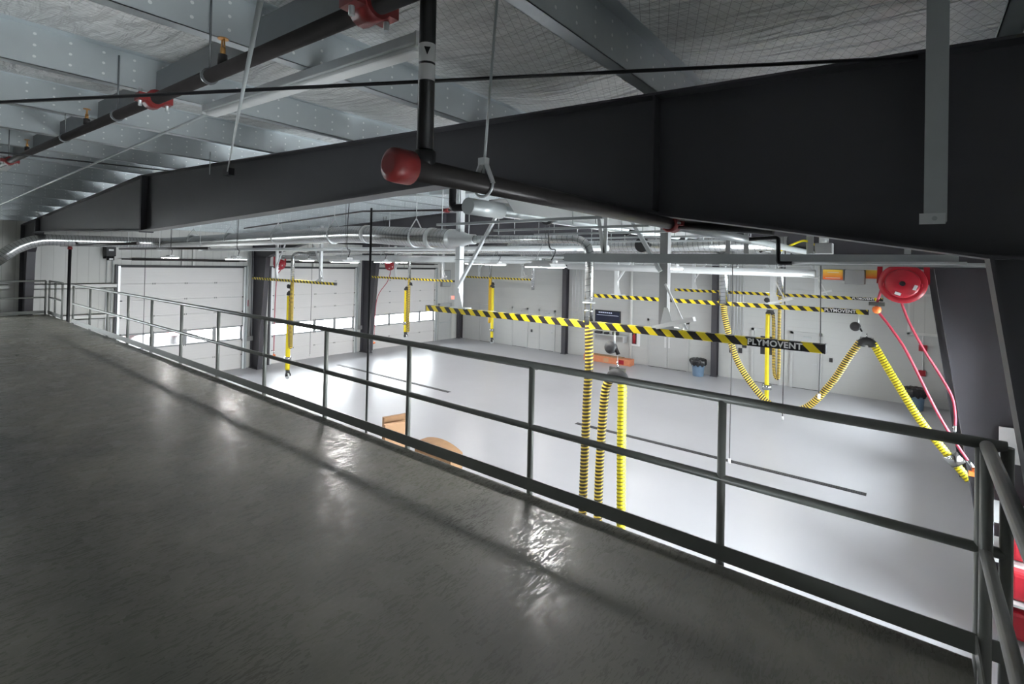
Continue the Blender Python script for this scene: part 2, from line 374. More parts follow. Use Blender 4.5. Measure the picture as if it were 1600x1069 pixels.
for i in range(5): y = FILL_WIN[0]+(FILL_WIN[1]-FILL_WIN[0])*i/4; m.box(XL-.12, XL-.04, max(FILL_WIN[0], y-.03), min(FILL_WIN[1], y+.03), FILL_WIN[2], FILL_WIN[3])
m.box(XL-.12, XL-.04, FILL_WIN[0], FILL_WIN[1], FILL_WIN[2], FILL_WIN[2]+.05).box(XL-.12, XL-.04, FILL_WIN[0], FILL_WIN[1], FILL_WIN[3]-.05, FILL_WIN[3]).build('window_frame', M_trimw, root)
for i in range(4): y0 = FILL_WIN[0]+(FILL_WIN[1]-FILL_WIN[0])*i/4; MB().box(XL-.085, XL-.08, y0+.03, y0+(FILL_WIN[1]-FILL_WIN[0])/4-.03, FILL_WIN[2]+.05, FILL_WIN[3]-.05).build('pane', M_glass, root)
root = thing('fill_window_2', None, None, (XR, (FILL_WIN2[0]+FILL_WIN2[1])/2, FILL_WIN2[2]), kind='structure')
a, b, c, d = FILL_WIN2
MB().box(XR+.06, XR+.12, a, a+.05, c, d).box(XR+.06, XR+.12, b-.05, b, c, d).box(XR+.06, XR+.12, a, b, c, c+.05).box(XR+.06, XR+.12, a, b, d-.05, d).build('window_frame', M_trimw, root)
MB().box(XR+.085, XR+.09, a+.05, b-.05, c+.05, d-.05).build('pane', M_glass, root)
# small liner-panel recess in the block wall at the far right
o = MB().box(-.1, .95, YB-.05, YB-.001, ZC-2.12, ZC-.8).build('trim_2', M_linerx); struct(o)
o = MB().box(-.16, -.09, YB-.08, YB-.001, ZC-2.2, ZC-.75).box(-.16, .98, YB-.08, YB-.001, ZC-2.2, ZC-2.12).box(-.16, .98, YB-.08, YB-.001, ZC-.82, ZC-.75).build('trim_3', M_trimw); struct(o)
# girts on the door wall
for i, (a, b) in enumerate([(1.75, 2.6), (3.1, 5.36)]):
    for z in (-1.06, -2.12):
        m = MB().box(XL+.001, XL+.16, a, b, ZC+z-.09, ZC+z-.06).box(XL+.001, XL+.16, a, b, ZC+z+.06, ZC+z+.09).box(XL+.14, XL+.16, a, b, ZC+z-.09, ZC+z+.09)
        single(m.build('wall_girt', M_trimw), ('pale horizontal wall girt behind the left end railing, %s' if i == 0 else 'pale horizontal wall girt left of the first big door, %s') % ('upper one' if z > -2 else 'lower one'), 'wall girt')
# ------------------------------------------------------------ ceiling: foil insulation sagging between the purlins
PX = [.33] + [-1.2-1.53*k for k in range(0, 14)]; PX = [x for x in PX if x > XL+.4]
bays = [XR+.2] + PX + [XL-.2]
m = MB(); ny = 90
for a, b in zip(bays, bays[1:]):
    nx = 8; vs = []
    for i in range(nx+1):
        x = a+(b-a)*i/nx; s = math.sin(PI*i/nx)
        for j in range(ny+1):
            y = YF-.2+(YB-YF+.4)*j/ny
            sag = s*(.055+.03*math.sin(y*1.7+a*3)+.012*math.sin(y*5.1+i))
            vs.append((x, y, rtop(x)+.245-sag))
    m.add(vs, [(i*(ny+1)+j, (i+1)*(ny+1)+j, (i+1)*(ny+1)+j+1, i*(ny+1)+j+1) for i in range(nx) for j in range(ny)], True)
struct(m.build('ceiling', M_foil))
struct(MB().add([(XL-.3, YF-.3, HTOP+.05), (XR+.3, YF-.3, HTOP+.05), (XR+.3, YB+.3, HTOP+.05), (XL-.3, YB+.3, HTOP+.05)], [(0,1,2,3)]).box(XL-.3, XR+.3, YF-.3, YB+.3, HTOP+.05, HTOP+.2).build('roof_deck', M_galv))
# ------------------------------------------------------------ purlins
for k, x in enumerate(PX):
    z = rtop(x); h = .24; t = .004; fl = .075
    # Z section: bottom flange points away from the eye, top flange the other way
    m = MB().box(x-t, x, YF, YB, z, z+h).box(x-fl, x, YF, YB, z, z+t).box(x-fl, x-fl+t, YF, YB, z, z+.018).box(x-t, x+fl, YF, YB, z+h-t, z+h)
    o = m.build('roof_purlin', M_purlin)
    where = 'over the right-hand eave' if k == 0 else ('%s counting left from the right-hand dark column' % ORD[k-1] if k < 15 else 'last one by the door wall')
    single(o, 'galvanised roof purlin under foil, ' + where, 'roof purlin', 'roof purlins')
# bridging channels between the purlins above the mezzanine
for k, (a, b) in enumerate(zip(PX[1:8], PX[2:9])):
    za, zb = rtop(a)+.10, rtop(b)+.10
    za -= .10; zb -= .10
    t = thing('bridging_channel', 'bridging channel between the %s and %s purlins left of the column' % (ORD[k], ORD[k+1]), 'bridging channel', ((a+b)/2, 1.22, (za+zb)/2), 'bridging channels above the mezzanine')
    MB().bar((a-.08, 1.22, za+.08), (b+.01, 1.22, zb+.08), .006, .15).build('web', M_bridge, t)
    MB().bar((a-.08, 1.275, za+.004), (b+.01, 1.275, zb+.004), .11, .005).build('bottom_flange', M_galvw, t)  # paler than the web: light on the underside put into the flange colour
for yy, nm in ((6.6, 'nearer'), (13.0, 'farther')):
    for k, (a, b) in enumerate(zip(PX[1:11], PX[2:12])):
        za, zb = rtop(a), rtop(b)
        m = MB().bar((a-.08, yy, za+.08), (b+.01, yy, zb+.08), .006, .14).bar((a-.08, yy+.04, za+.012), (b+.01, yy+.04, zb+.012), .08, .005)
        single(m.build('bridging_channel', M_galv), 'hall bridging channel, %s row, between the %s and %s purlins' % (nm, ORD[k], ORD[k+1]), 'bridging channel', 'bridging channels above the hall')
# ------------------------------------------------------------ steel frames
BOT = [(.25, .07), (-.61, .22), (-1.41, .35), (-3.1, .645), (-6.5, .55), (RIDGE, .45), (-14.7, .55), (-18.0, .645), (-19.8, .35), (-20.6, .22), (-21.15, .07)]
BOTN = BOT[:7] + [(-18.0, .645), (-20.35, .66), (-20.85, .30), (-21.15, .07)]
def frame(Y, label, BOT=BOT):
    root = thing('steel_frame', label, 'steel frame', ((XL+XR)/2, Y, 0), 'tapered steel building frames')
    m = MB()
    top = [(x, rtop(x)-.002-ZC) for x in (XR-.05, RIDGE, XL+.05)]
    # web as one prism
    poly = [(x, z+ZC) for x, z in top] + [(XL+.05, .07+ZC)] + [(x, z+ZC) for x, z in BOT[::-1]] + [(XR-.05, .07+ZC)]
    m.prism(poly[::-1], 1, Y-.006, Y+.006)
    for (xa, za), (xb, zb) in zip(BOT, BOT[1:]): m.bar((xa, Y, ZC+za), (xb, Y, ZC+zb), .20, .014)
    for (xa, za), (xb, zb) in zip(top, top[1:]): m.bar((xa, Y, ZC+za-.007), (xb, Y, ZC+zb-.007), .20, .014)
    for x in (-1.22, RIDGE, -20.0): m.box(x-.006, x+.006, Y-.1, Y+.1, ZC+(.47 if x == RIDGE else .34), rtop(x)-.01)
    for x in (RIDGE-.03, RIDGE+.03): m.box(x-.01, x+.01, Y-.1, Y+.1, ZC+.42, rtop(x)-.01)
    m.build('rafter', M_frame, root)
    for side in (1, -1):
        if side == 1: xi0, xib, xo = .25, .90, XR-.04
        else: xi0, xib, xo = -21.15, -21.65, XL+.04
        c = MB(); zt = ZC+.07
        c.prism([(xi0, zt), (xib, .02), (xo, .02), (xo, zt)], 1, Y-.006, Y+.006)
        c.bar((xib, Y, .02), (xi0, Y, zt), .20, .014, (1, 0, 0)); c.box(xo-.007, xo+.007, Y-.1, Y+.1, .02, rtop(xo)-.02)
        lo, hi = min(xi0, xo), max(xi0, xo); c.box(lo, hi, Y-.1, Y+.1, zt-.008, zt+.008)
        c.box(min(xib, xo)-.03, max(xib, xo)+.03, Y-.13, Y+.13, 0, .025)
        c.build('column', M_frame, root)
    return root
frame(2.95, 'nearest black tapered steel frame crossing above the mezzanine railing', BOTN)
frame(10.2, 'middle tapered grey steel frame between first and second big doors')
frame(15.75, 'farthest tapered grey steel frame between second and third big doors')
frame(-3.2, 'tapered steel frame behind the mezzanine near its rear wall')
for x, w in ((XL+.2, 'in the far left corner'), (-14.45, 'left of the hanging wall display'), (-6.75, 'right of the blue bin'), (XR-.2, 'in the far right corner')):
    m = MB().box(x-.006, x+.006, YB-.30, YB-.01, 0, rtop(x)-.05).box(x-.12, x+.12, YB-.31, YB-.30, 0, rtop(x)-.05).box(x-.12, x+.12, YB-.02, YB-.01, 0, rtop(x)-.05).box(x-.15, x+.15, YB-.34, YB-.01, 0, .02)
    single(m.build('end_wall_column', M_frame), 'slate grey steel end wall column ' + w, 'steel column', 'end wall columns')
# ------------------------------------------------------------ sectional overhead doors
def big_door(n, Y0, Y1, wall, sgn, glazed=(2,)):
    root = thing('door_%d' % n, None, None, (wall, (Y0+Y1)/2, 0), kind='structure')
    xin = wall - sgn*.06                    # outer skin line, door sits in the opening
    xa, xb = sorted((wall-sgn*.05, wall-sgn*.10)); H = DTOP; nsec = 7; sh = H/nsec
    for k in range(nsec):
        z0, z1 = k*sh+.004, (k+1)*sh-.004
        if k in glazed:
            m = MB(); n4 = 4; pw = (Y1-Y0)/n4
            wz0, wz1 = z0+.06, z1-.06
            m.box(xa, xb, Y0, Y1, z0, wz0).box(xa, xb, Y0, Y1, wz1, z1)
            for i in range(n4+1):
                yc = Y0+pw*i; m.box(xa, xb, max(Y0, yc-.07), min(Y1, yc+.07), wz0, wz1)
            p = m.build('window_section', M_stile, root)
            for i in range(n4):
                MB().box((xa+xb)/2-.002, (xa+xb)/2+.002, Y0+pw*i+.07, Y0+pw*(i+1)-.07, wz0, wz1).build('pane', M_glass, p)
        else:
            xo = wall-sgn*.105
            MB().box(xa, xb, Y0, Y1, z0, z1).box(xo, wall-sgn*.098, Y0-.02, Y1+.02, k*sh-.03, (k+1)*sh+(.03 if k < nsec-1 else .0)).build('door_panel', M_panel, root)
        if k:
            for i in (1, 2, 3):
                yc = Y0+(Y1-Y0)*i/4; x = xb if sgn > 0 else xa
                MB().box(x, x+sgn*.02, yc-.045, yc-.02, k*sh-.03, k*sh+.03).box(x, x+sgn*.02, yc+.02, yc+.045, k*sh-.03, k*sh+.03).build('hinge', M_greyb, root)
    for y, s in ((Y0, -1), (Y1, 1)):
        x = wall+sgn*.02
        MB().box(x, x+sgn*.07, y-.035+s*.02, y+.035+s*.02, 0, H+.05).build('track', M_galvw, root)
        MB().box(x-sgn*.0, x+sgn*.10, y+s*.07, y+s*.14, 0, H+.1).build('jamb_angle', M_frame if s*sgn < 0 else M_galv, root)
        for k in range(1, 6):
            MB().cyl((x+sgn*.03, y-.06, k*sh), (x+sgn*.03, y+.09, k*sh), .02, 8).build('roller', M_dark, root)
    MB().box(wall+sgn*.001, wall+sgn*.05, Y0-.05, Y1+.05, H, H+.09).build('header_seal', M_dark, root)
    MB().cyl((wall+sgn*.22, Y0, H+.30), (wall+sgn*.22, Y1, H+.30), .02, 8).cyl((wall+sgn*.22, Y0+.3, H+.30), (wall+sgn*.22, Y1-.3, H+.30), .045, 12).build('torsion_shaft', M_pipe, root)
    yc = (Y0+Y1)/2
    MB().box(wall+.001*sgn, wall+sgn*.12, yc-.22, yc-.16, H+.09, H+.75).box(wall+.001*sgn, wall+sgn*.12, yc+.16, yc+.22, H+.09, H+.75).build('spring_bracket', M_trimw, root)
    return root
for i, (a, b) in enumerate(DOORS): big_door(i+1, a, b, XL, 1)
for i, (a, b) in enumerate(DOORS): big_door(i+4, a, b, XR, -1, (1, 2, 3, 4, 5) if i == 0 else (2, 3))  # unseen right-hand doors, extra glazed sections added to let in more daylight
# chain-hoist door operators on the left jambs
def door_operator(Y, label):
    root = thing('door_operator', label, 'door operator', (XL+.15, Y, ZC-.15), 'door operators')
    x = XL
    MB().box(x+.001, x+.10, Y-.14, Y+.14, ZC-.10, ZC+.34).build('mounting_plate', M_dark, root)
    MB().box(x+.10, x+.42, Y-.16, Y+.13, ZC-.02, ZC+.32).build('housing', M_dark, root, .02)
    MB().cyl((x+.30, Y, ZC-.16), (x+.30, Y, ZC-.02), .11, 16).build('motor', M_black, root)
    MB().box(x+.42, x+.423, Y-.08, Y+.06, ZC+.17, ZC+.23).build('white_label', M_white, root)
    MB().box(x+.405, x+.413, Y-.06, Y+.05, ZC-.14, ZC-.09).build('lower_label', M_white, root)
    return root
door_operator(5.12, 'black chain-hoist motor beside the top of the first big door')
# wall conduits between the doors
def conduit_run(name, pts, r, label, cat, group=None, mat=None):
    return single(MB().tube(fillet(pts, .12), r, 8).build(name, mat or M_galvw), label, cat, group)
for i, y in enumerate((5.08, 5.24)):
    conduit_run('conduit', [(XL+.06, y, 0.3), (XL+.06, y, ZC-.1)], .016, 'thin wall conduit dropping below the black door motor, %s' % ('left one' if i == 0 else 'right one'), 'conduit', 'conduits by the first door')
for j, (y0, g) in enumerate(((9.93, 'conduits between first and second doors'), (15.42, 'conduits between second and third doors'))):
    for i in range(4 if j == 0 else 3):
        y = y0+.07*i
        conduit_run('conduit', [(XL+.05, y, 1.35), (XL+.05, y, ZC+.35)], .014, 'slim wall conduit %s, %s from the left' % ('right of the first big door' if j == 0 else 'right of the second big door', ORD[i]), 'conduit', g)
    single(MB().box(XL+.001, XL+.10, y0-.06, y0+.30, 1.15, 1.35).build('junction_box', M_greyb, bevel=.01), 'grey junction box under the conduits %s big door' % ('right of the first' if j == 0 else 'right of the second'), 'junction box')
single(MB().box(XL+.001, XL+.012, 9.92, 10.02, ZC-2.05, ZC-1.78).build('wall_sign', M_red), 'small red wall sign right of the first big door', 'sign')
# ------------------------------------------------------------ doors in the end wall
def man_door(n, x0, x1, h=2.13, double=False, closer=True, hl=1):
    root = thing('door_%d' % n, None, None, ((x0+x1)/2, YB, 0), kind='structure')
    y = YB
    MB().box(x0-.10, x0, y-.07, y-.001, 0, h+.10).box(x1, x1+.10, y-.07, y-.001, 0, h+.10).box(x0-.10, x1+.10, y-.07, y-.001, h, h+.10).build('door_frame', M_mandoor, root)
    leaves = [(x0, x1)] if not double else [(x0, (x0+x1)/2-.004), ((x0+x1)/2+.004, x1)]
    for i, (a, b) in enumerate(leaves):
        lf = MB().box(a+.004, b-.004, y-.045, y-.005, .012, h-.004).build('door_leaf', M_mandoor, root)
        hx = (b-.09 if i == 0 else a+.09) if double else (b-.09 if hl > 0 else a+.09)
        if double: MB().box(hx-.045, hx+.045, y-.058, y-.046, .95, 1.45).build('push_plate', M_alu, lf)
        else: MB().cyl((hx, y-.045, 1.0), (hx, y-.10, 1.0), .02, 10).bar((hx, y-.10, 1.0), (hx-.11*hl, y-.10, 1.0), .02, .02).build('handle', M_galv, lf)
    if closer and not double: MB().box(x0+.35, x0+.62, y-.11, y-.046, h-.13, h-.06).build('door_closer', M_galv, root)
    MB().box(x0-.02, x1+.02, y-.09, y-.01, 0, .012).build('threshold', M_dark, root)
man_door(7, -20.55, -19.62, closer=False)
man_door(8, -18.05, -17.10); man_door(9, -16.15, -15.25)
man_door(10, -9.80, -8.02, double=True)
man_door(11, -5.20, -4.30); man_door(12, -3.75, -2.86)
# a dark half-height notice and push plates on door 11
single(MB().box(-4.95, -4.42, YB-.055, YB-.047, ZC-3.5, ZC-2.75).build('door_notice', M_dark), 'dark notice panel on the man door behind the far yellow hose', 'notice')
# exit sign, switch boxes
sgn = thing('exit_sign', 'small red lit exit sign above the far left corner door', 'exit sign', (XL+.1, 22.3, ZC-2.3))
MB().box(XL+.001, XL+.06, 22.12, 22.46, ZC-2.26, ZC-2.02).build('housing', M_white, sgn); MB().box(XL+.06, XL+.063, 22.14, 22.44, ZC-2.24, ZC-2.04).build('lit_face', M_exit, sgn)
root = thing('door_13', None, None, (XL, 21.9, 0), kind='structure')
MB().box(XL+.001, XL+.07, 21.10, 21.2, 0, 2.2).box(XL+.001, XL+.07, 22.1, 22.2, 0, 2.2).box(XL+.001, XL+.07, 21.1, 22.2, 2.12, 2.22).build('door_frame', M_mandoor, root)
lf = MB().box(XL+.005, XL+.045, 21.2, 22.1, .01, 2.12).build('door_leaf', M_mandoor, root); MB().box(XL+.045, XL+.10, 21.25, 22.05, 1.02, 1.07).build('panic_bar', M_galv, lf)
for (x, z, w, h, lab) in ((-2.46, -3.43, .11, .16, 'small dark switch box right of the last man door'), (-6.11, -3.52, .13, .16, 'dark switch box behind the curved hose, left one under the conduits'),
                          (-5.74, -3.46, .15, .22, 'dark switch box behind the curved hose, middle one'), (-5.58, -3.2, .17, .26, 'larger dark switch box at the foot of the conduits'), (-16.72, -3.7, .10, .16, 'small dark switch between the left pair of man doors')):
    single(MB().box(x-w/2, x+w/2, YB-.06, YB-.001, ZC+z-h/2, ZC+z+h/2).build('switch_box', M_dark, bevel=.008), lab, 'switch box')
for i in range(6):
    x = -6.22+.115*i
    conduit_run('conduit', [(x, YB-.04, ZC-3.35+(.25 if i > 3 else 0)), (x, YB-.04, ZC+.5)], .016, 'vertical conduit on the end wall right of the spiral drop, %s from the left' % ORD[i], 'conduit', 'conduits on the end wall')
for i in range(4):
    x = -14.1+.2*i
    conduit_run('conduit', [(x, YB-.04, 1.6), (x, YB-.04, ZC+.5)], .014, 'vertical conduit right of the left end wall column, %s from the left' % ORD[i], 'conduit', 'conduits beside the left end wall column')
conduit_run('downpipe', [(-10.72, YB-.09, .02), (-10.72, YB-.09, ZC+.4)], .07, 'white vertical pipe on the end wall right of the display', 'pipe', None, M_trimw)
# mullioned electrical panel at left corner: wall ladder and meter box
root = thing('electrical_cabinet', 'grey electrical cabinet high on the wall behind the third door edge', 'electrical cabinet', (XL+.1, 21.6, ZC-1.4))
MB().box(XL+.001, XL+.16, 21.25, 21.95, ZC-1.45, ZC-.45).build('enclosure', M_greyb, root, .01); MB().box(XL+.16, XL+.17, 21.29, 21.91, ZC-1.41, ZC-.49).build('cabinet_door', M_galv, root)
# wall display board with shelf
root = thing('wall_display', 'dark wall display board with pale heading on the end wall', 'display', (-12, YB, ZC-3))
MB().box(-12.72, -11.30, YB-.07, YB-.001, ZC-3.0, ZC-2.22).build('bezel', M_dark, root, .01)
MB().box(-12.68, -11.34, YB-.073, YB-.071, ZC-2.96, ZC-2.26).build('screen', M_screen, root)
m = MB()
for k in range(7): m.box(-12.5+.11*k, -12.42+.11*k, YB-.076, YB-.074, ZC-2.36, ZC-2.31)
m.box(-12.6, -11.4, YB-.076, YB-.074, ZC-2.47, ZC-2.455); m.build('heading', M_scrtext, root)
root = thing('wall_counter', 'narrow wall shelf cluttered with dark tools under the display', 'shelf', (-11.9, YB-.2, ZC-3.6))
MB().box(-12.8, -10.9, YB-.42, YB-.001, ZC-3.42, ZC-3.38).build('board', M_galvw, root)
MB().box(-12.75, -12.70, YB-.38, YB-.001, ZC-3.7, ZC-3.42).box(-11.0, -10.95, YB-.38, YB-.001, ZC-3.7, ZC-3.42).build('bracket', M_galvw, root)
for k, (x, w, h) in enumerate(((-12.4, .35, .12), (-11.95, .2, .10), (-11.45, .28, .16))):
    single(MB().box(x-w/2, x+w/2, YB-.35, YB-.12, ZC-3.38, ZC-3.38+h).build('tool_case', M_dark, bevel=.015), 'dark tool case on the shelf under the display, %s from the left' % ORD[k], 'tool case', 'tool cases')
# fire extinguisher cabinet
root = thing('extinguisher_cabinet', 'white wall cabinet with red fire extinguisher left of the double doors', 'fire extinguisher cabinet', (-10.52, YB, ZC-3.9))
MB().box(-10.77, -10.27, YB-.12, YB-.001, ZC-3.82, ZC-3.08).build('cabinet_body', M_white, root, .01)
MB().box(-10.64, -10.40, YB-.124, YB-.121, ZC-3.72, ZC-3.16).build('window_pane', M_dark, root)
e = MB().lathe((-10.52, YB-.135, ZC-3.68), (0,0,1), [(0, .07), (.35, .07), (.42, .03), (.45, .03)], 14).build('extinguisher', M_red, root); MB().box(-10.56, -10.48, YB-.155, YB-.115, ZC-3.23, ZC-3.18).build('valve', M_dark, e)
# fire alarm boxes on a conduit, far right
root = thing('alarm_station', 'red alarm boxes joined by a white conduit right of the last doors', 'fire alarm', (.28, YB, ZC-3.6))
MB().box(.16, .40, YB-.08, YB-.001, ZC-2.75, ZC-2.53).build('upper_box', M_red, root, .01); MB().box(.16, .36, YB-.08, YB-.001, ZC-3.62, ZC-3.42).build('lower_box', M_red, root, .01)
MB().cyl((.28, YB-.03, ZC-3.5), (.28, YB-.03, ZC+.3), .018, 8).build('conduit', M_white, root)
# ------------------------------------------------------------ floor drains
for X0, X1, Y, lab in ((-20.2, -13.1, 13.0, 'near long slot drain in the floor beside the left doors'), (-7.8, -.73, 13.03, 'near long slot drain in the open floor at right'),
                       (-20.0, -13.07, 18.45, 'far slot drain in the floor at left'), (-7.8, -.72, 18.6, 'far slot drain in the floor at right')):
    root = thing('slot_drain', lab, 'floor drain', ((X0+X1)/2, Y, 0), 'slot drains')
    MB().box(X0, X1, Y-.085, Y+.085, .0, .006).build('drain_frame', M_dark, root); MB().box(X0+.02, X1-.02, Y-.065, Y+.065, .006, .009).build('grate', M_drain, root)
# ------------------------------------------------------------ railings
RT, RM = ZC-.80, ZC-1.34; RY = 3.39; RR = .028
def railing(label, pa, pb, posts, ext_a=0., ext_b=0., toe_off=(0, -.03), loc=None, foot=.12, group=None):
    pa, pb = Vector(pa), Vector(pb); d = (pb-pa).normalized()
    root = thing('guard_railing', label, 'railing', (pa.x, pa.y, DECK), group)
    a, b = pa-d*ext_a, pb+d*ext_b
    MB().tube([(a.x, a.y, RT-RR), (b.x, b.y, RT-RR)], RR, 16).build('top_rail', M_rail, root)
    MB().tube([(a.x, a.y, RM), (b.x, b.y, RM)], RR*.92, 16).build('mid_rail', M_rail, root)
    ta, tb = a+Vector((toe_off[0], toe_off[1])).to_3d(), b+Vector((toe_off[0], toe_off[1])).to_3d()
    MB().bar((ta.x, ta.y, ZC-1.797), (tb.x, tb.y, ZC-1.797), .008, .100).build('toe_board', M_rail, root)
    for t in posts:
        p = pa.lerp(pb, t); MB().tube([(p.x, p.y, DECK-foot), (p.x, p.y, RT-RR)], RR*.92, 14).build('post', M_rail, root)
    return root
xs = [.27, -.95, -2.46, -4.0, -5.52, -7.05, -8.6, -10.15, -11.7, -13.2, -14.75, -16.3, -18.0]
A = (-18.05, RY, 0); B = (.36, RY, 0); L = .36+18.05
railing('long grey pipe railing along the mezzanine edge above the hall', A, B, [0]+[(x+18.05)/L for x in xs[:-1]]+[1.0], foot=.2)
railing('short pipe gate panel left of the long railing by the black standpipe', (-21.15, RY, 0), (-19.38, RY, 0), [0, .47, 1], foot=.05)
railing('pipe railing at the far left end of the mezzanine before the door wall', (-21.2, YF+.1, 0), (-21.2, RY-.08, 0), [0, .25, .5, .75, 1], toe_off=(.0, 0), foot=.05)
railing('grey pipe railing running toward the viewer at the lower right corner', (.285, YF+.1, 0), (.285, RY-.045, 0), [.2, .45, .7, 1], toe_off=(-.03, 0), foot=.2)
# knee brace on the left end rail
# ------------------------------------------------------------ spiral ducts
def duct(label, pts, r, rr=.35, name='spiral_duct', n=24, extra=None, bands=()):
    P = [Vector(Zr(p)) for p in pts]; path = fillet(P, rr, 8)
    root = thing(name, label, 'duct', tuple(path[0]))
    MB().tube(path, r, n).build('duct_body', M_duct, root)
    for a, b, r2 in bands:
        MB().cyl(Zr(a), Zr(b), r2, n).build('coupling', M_galvw, root)
    return root
D1 = duct('fat spiral duct running from the left corner across above the hall', [(-19.85, 1.6, -.62), (-19.8, 2.7, .42), (-19.8, 6.0, .46), (-8.9, 6.0, .54), (-8.3, 6.0, .52), (-6.1, 6.0, .40)], .17, .5,
          bands=[((-8.45, 6, .53), (-8.35, 6, .525), .18), ((-6.6, 6, .428), (-6.5, 6, .422), .18)])
MB().lathe(Zr((-6.1, 6, .40)), (1, 0, -.02), [(0, .17), (.12, .165), (.42, .085), (.55, .08)], 24).build('reducer', M_galvw, D1)
for x in (-17.2, -14.6, -12.0, -9.6, -7.0):
    zc = .54 if x < -8.6 else .45
    m = MB().lathe(Zr((x, 6, zc-.015)), (1, 0, 0), [(0, .18), (.04, .18)], 24)
    m.bar(Zr((x+.02, 6-.16, zc+.10)), Zr((x+.02, 6, zc+.33)), .03, .006).bar(Zr((x+.02, 6+.16, zc+.10)), Zr((x+.02, 6, zc+.33)), .03, .006).cyl(Zr((x+.02, 6, zc+.3)), (x+.02, 6, hang(x)), .006, 6)
    m.build('hanger_strap', M_galvw, D1)
D2 = duct('slim spiral duct with an elbow dropping to the nearest striped boom', [(-5.55, 6.0, .39), (-3.43, 6.0, .36), (-3.43, 6.0, -.78)], .062, .28)
MB().lathe(Zr((-3.43, 6, -.50)), (0,0,1), [(0, .085), (.012, .085)], 20).build('flange', M_galvw, D2)
MB().lathe(Zr((-3.43, 6, -.62)), (0,0,1), [(0, .067), (.03, .067)], 20).build('clamp_band', M_chrome, D2)
D3 = duct('spiral duct beyond the middle frame with a drop to the second boom', [(-21.0, 12.0, .40), (-3.38, 12.0, .40), (-3.38, 12.0, -.80)], .10, .3)
D4 = duct('farthest spiral duct near the end wall with a drop to the third boom', [(-21.0, 17.9, .36), (-3.32, 17.9, .36), (-3.32, 17.9, -.80)], .10, .3)
for (x, y, w) in ((-18.0, 9.6, 'first left hand boom'), (-18.55, 15.6, 'second left hand boom'), (-18.55, 21.4, 'third left hand boom')):
    duct('short white drop pipe feeding the %s' % w, [(x, y+(.9 if y < 21 else -.9), .22), (x, y, .22), (x, y, -.78)], .07, .2, name='drop_duct', n=16)
D5 = duct('upper spiral duct crossing in front of the middle frame with round black cap', [(-6.9, 8.6, .37), (-1.5, 8.6, .40)], .11, .3)
MB().cyl(Zr((-3.75, 8.42, .39)), Zr((-3.75, 8.36, .39)), .13, 20).build('round_cap', M_black, D5)
duct('white stub pipe hanging down from a crossbar left of the near spiral drop', [(-10.7, 14, 1.5), (-10.7, 14, .30), (-10.2, 14, .30), (-10.2, 14, -.86)], .055, .12, name='stub_pipe', n=14)
# ------------------------------------------------------------ exhaust extraction booms
def text_mesh(name, s, size, mat, parent, loc, rot):
    cu = bpy.data.curves.new(name, 'FONT'); cu.body = s; cu.size = size; cu.extrude = .001; cu.align_x = 'CENTER'; cu.align_y = 'CENTER'; cu.offset = size*.03; cu.space_character = 1.06
    tmp = bpy.data.objects.new(name+'_tmp', cu); COL.objects.link(tmp)
    dg = bpy.context.evaluated_depsgraph_get(); me = bpy.data.meshes.new_from_object(tmp.evaluated_get(dg)); bpy.data.objects.remove(tmp)
    me.materials.clear(); me.materials.append(mat)
    ob = bpy.data.objects.new(name, me); COL.objects.link(ob); ob.parent = parent; ob.location = Vector(loc)-ROOTLOC[parent.name]; ob.rotation_euler = rot
    return ob
def boom(label, X0, X1, Y, supports, logo=True, z=-.79, big=False):
    root = thing('exhaust_boom', label, 'exhaust boom', ((X0+X1)/2, Y, ZC+z), 'striped exhaust booms')
    h, w = .046, .045
    MB().box(X0, X1, Y-w, Y+w, ZC+z-h, ZC+z+h).build('striped_beam', M_haz, root, .004)
    MB().box(X0-.012, X0, Y-w-.002, Y+w+.002, ZC+z-h-.002, ZC+z+h+.002).build('end_cap', M_dark, root); MB().box(X1, X1+.012, Y-w-.002, Y+w+.002, ZC+z-h-.002, ZC+z+h+.002).build('end_cap', M_dark, root)
    if logo:
        lx0, lx1 = X1-.72, X1-.19
        lp = MB().box(lx0, lx1, Y-w-.003, Y-w+.001, ZC+z-h+.001, ZC+z+h-.001).build('name_plate', M_black, root)
        text_mesh('lettering', 'PLYMOVENT', .089, M_white, root, ((lx0+lx1)/2, Y-w-.0045, ZC+z), (PI/2, 0, 0))
    for i, sx in enumerate(supports):
        tz = min(rtop(sx)+.0, ZC+1.2)
        s = .05 if big else .045
        MB().box(sx-s, sx+s, Y-s, Y+s, ZC+z+h+.02, tz).build('support_post', M_galvw if (i == 0 or not big) else M_greyb, root)
        MB().box(sx-.13, sx+.22, Y-.07, Y+.07, ZC+z+h, ZC+z+h+.02).prism([(sx-.03, ZC+z+h+.02), (sx+.15, ZC+z+h+.02), (sx+.07, ZC+z+h+.26), (sx+.02, ZC+z+h+.26)], 1, Y-s-.012, Y-s-.004).build('foot_plate', M_galvw, root)
        dx = 1.05 if i == 0 else -.55
        MB().bar((sx+.03*(1 if dx > 0 else -1), Y-.06, ZC-.40+(.35 if i else 0)), (sx+dx*.95, Y-.06, ZC+(.98 if i == 0 else .75)), .045, .045).build('diagonal_brace', M_galvw, root)
        if i:
            MB().bar((sx+.03, Y-.06, ZC-.20), (sx+.30, Y-.06, ZC+z+h+.02), .022, .022).build('lower_brace', M_alu, root)
            MB().bar((sx-.05, Y-.10, ZC+z+h+.02), (sx+.42, Y-.16, ZC+z+h+.16), .06, .05).build('track_arm', M_alu, root)
    return root
boom('nearest long yellow and black striped boom with name lettering', -6.62, -.70, 6.0, (-5.88, -2.38), big=True)
boom('second striped boom with name lettering, behind the nearest one', -6.68, -.69, 12.0, (-6.05, -2.37))
boom('third and farthest striped boom on the right with name lettering', -6.70, -.69, 17.9, (-6.05, -2.33))
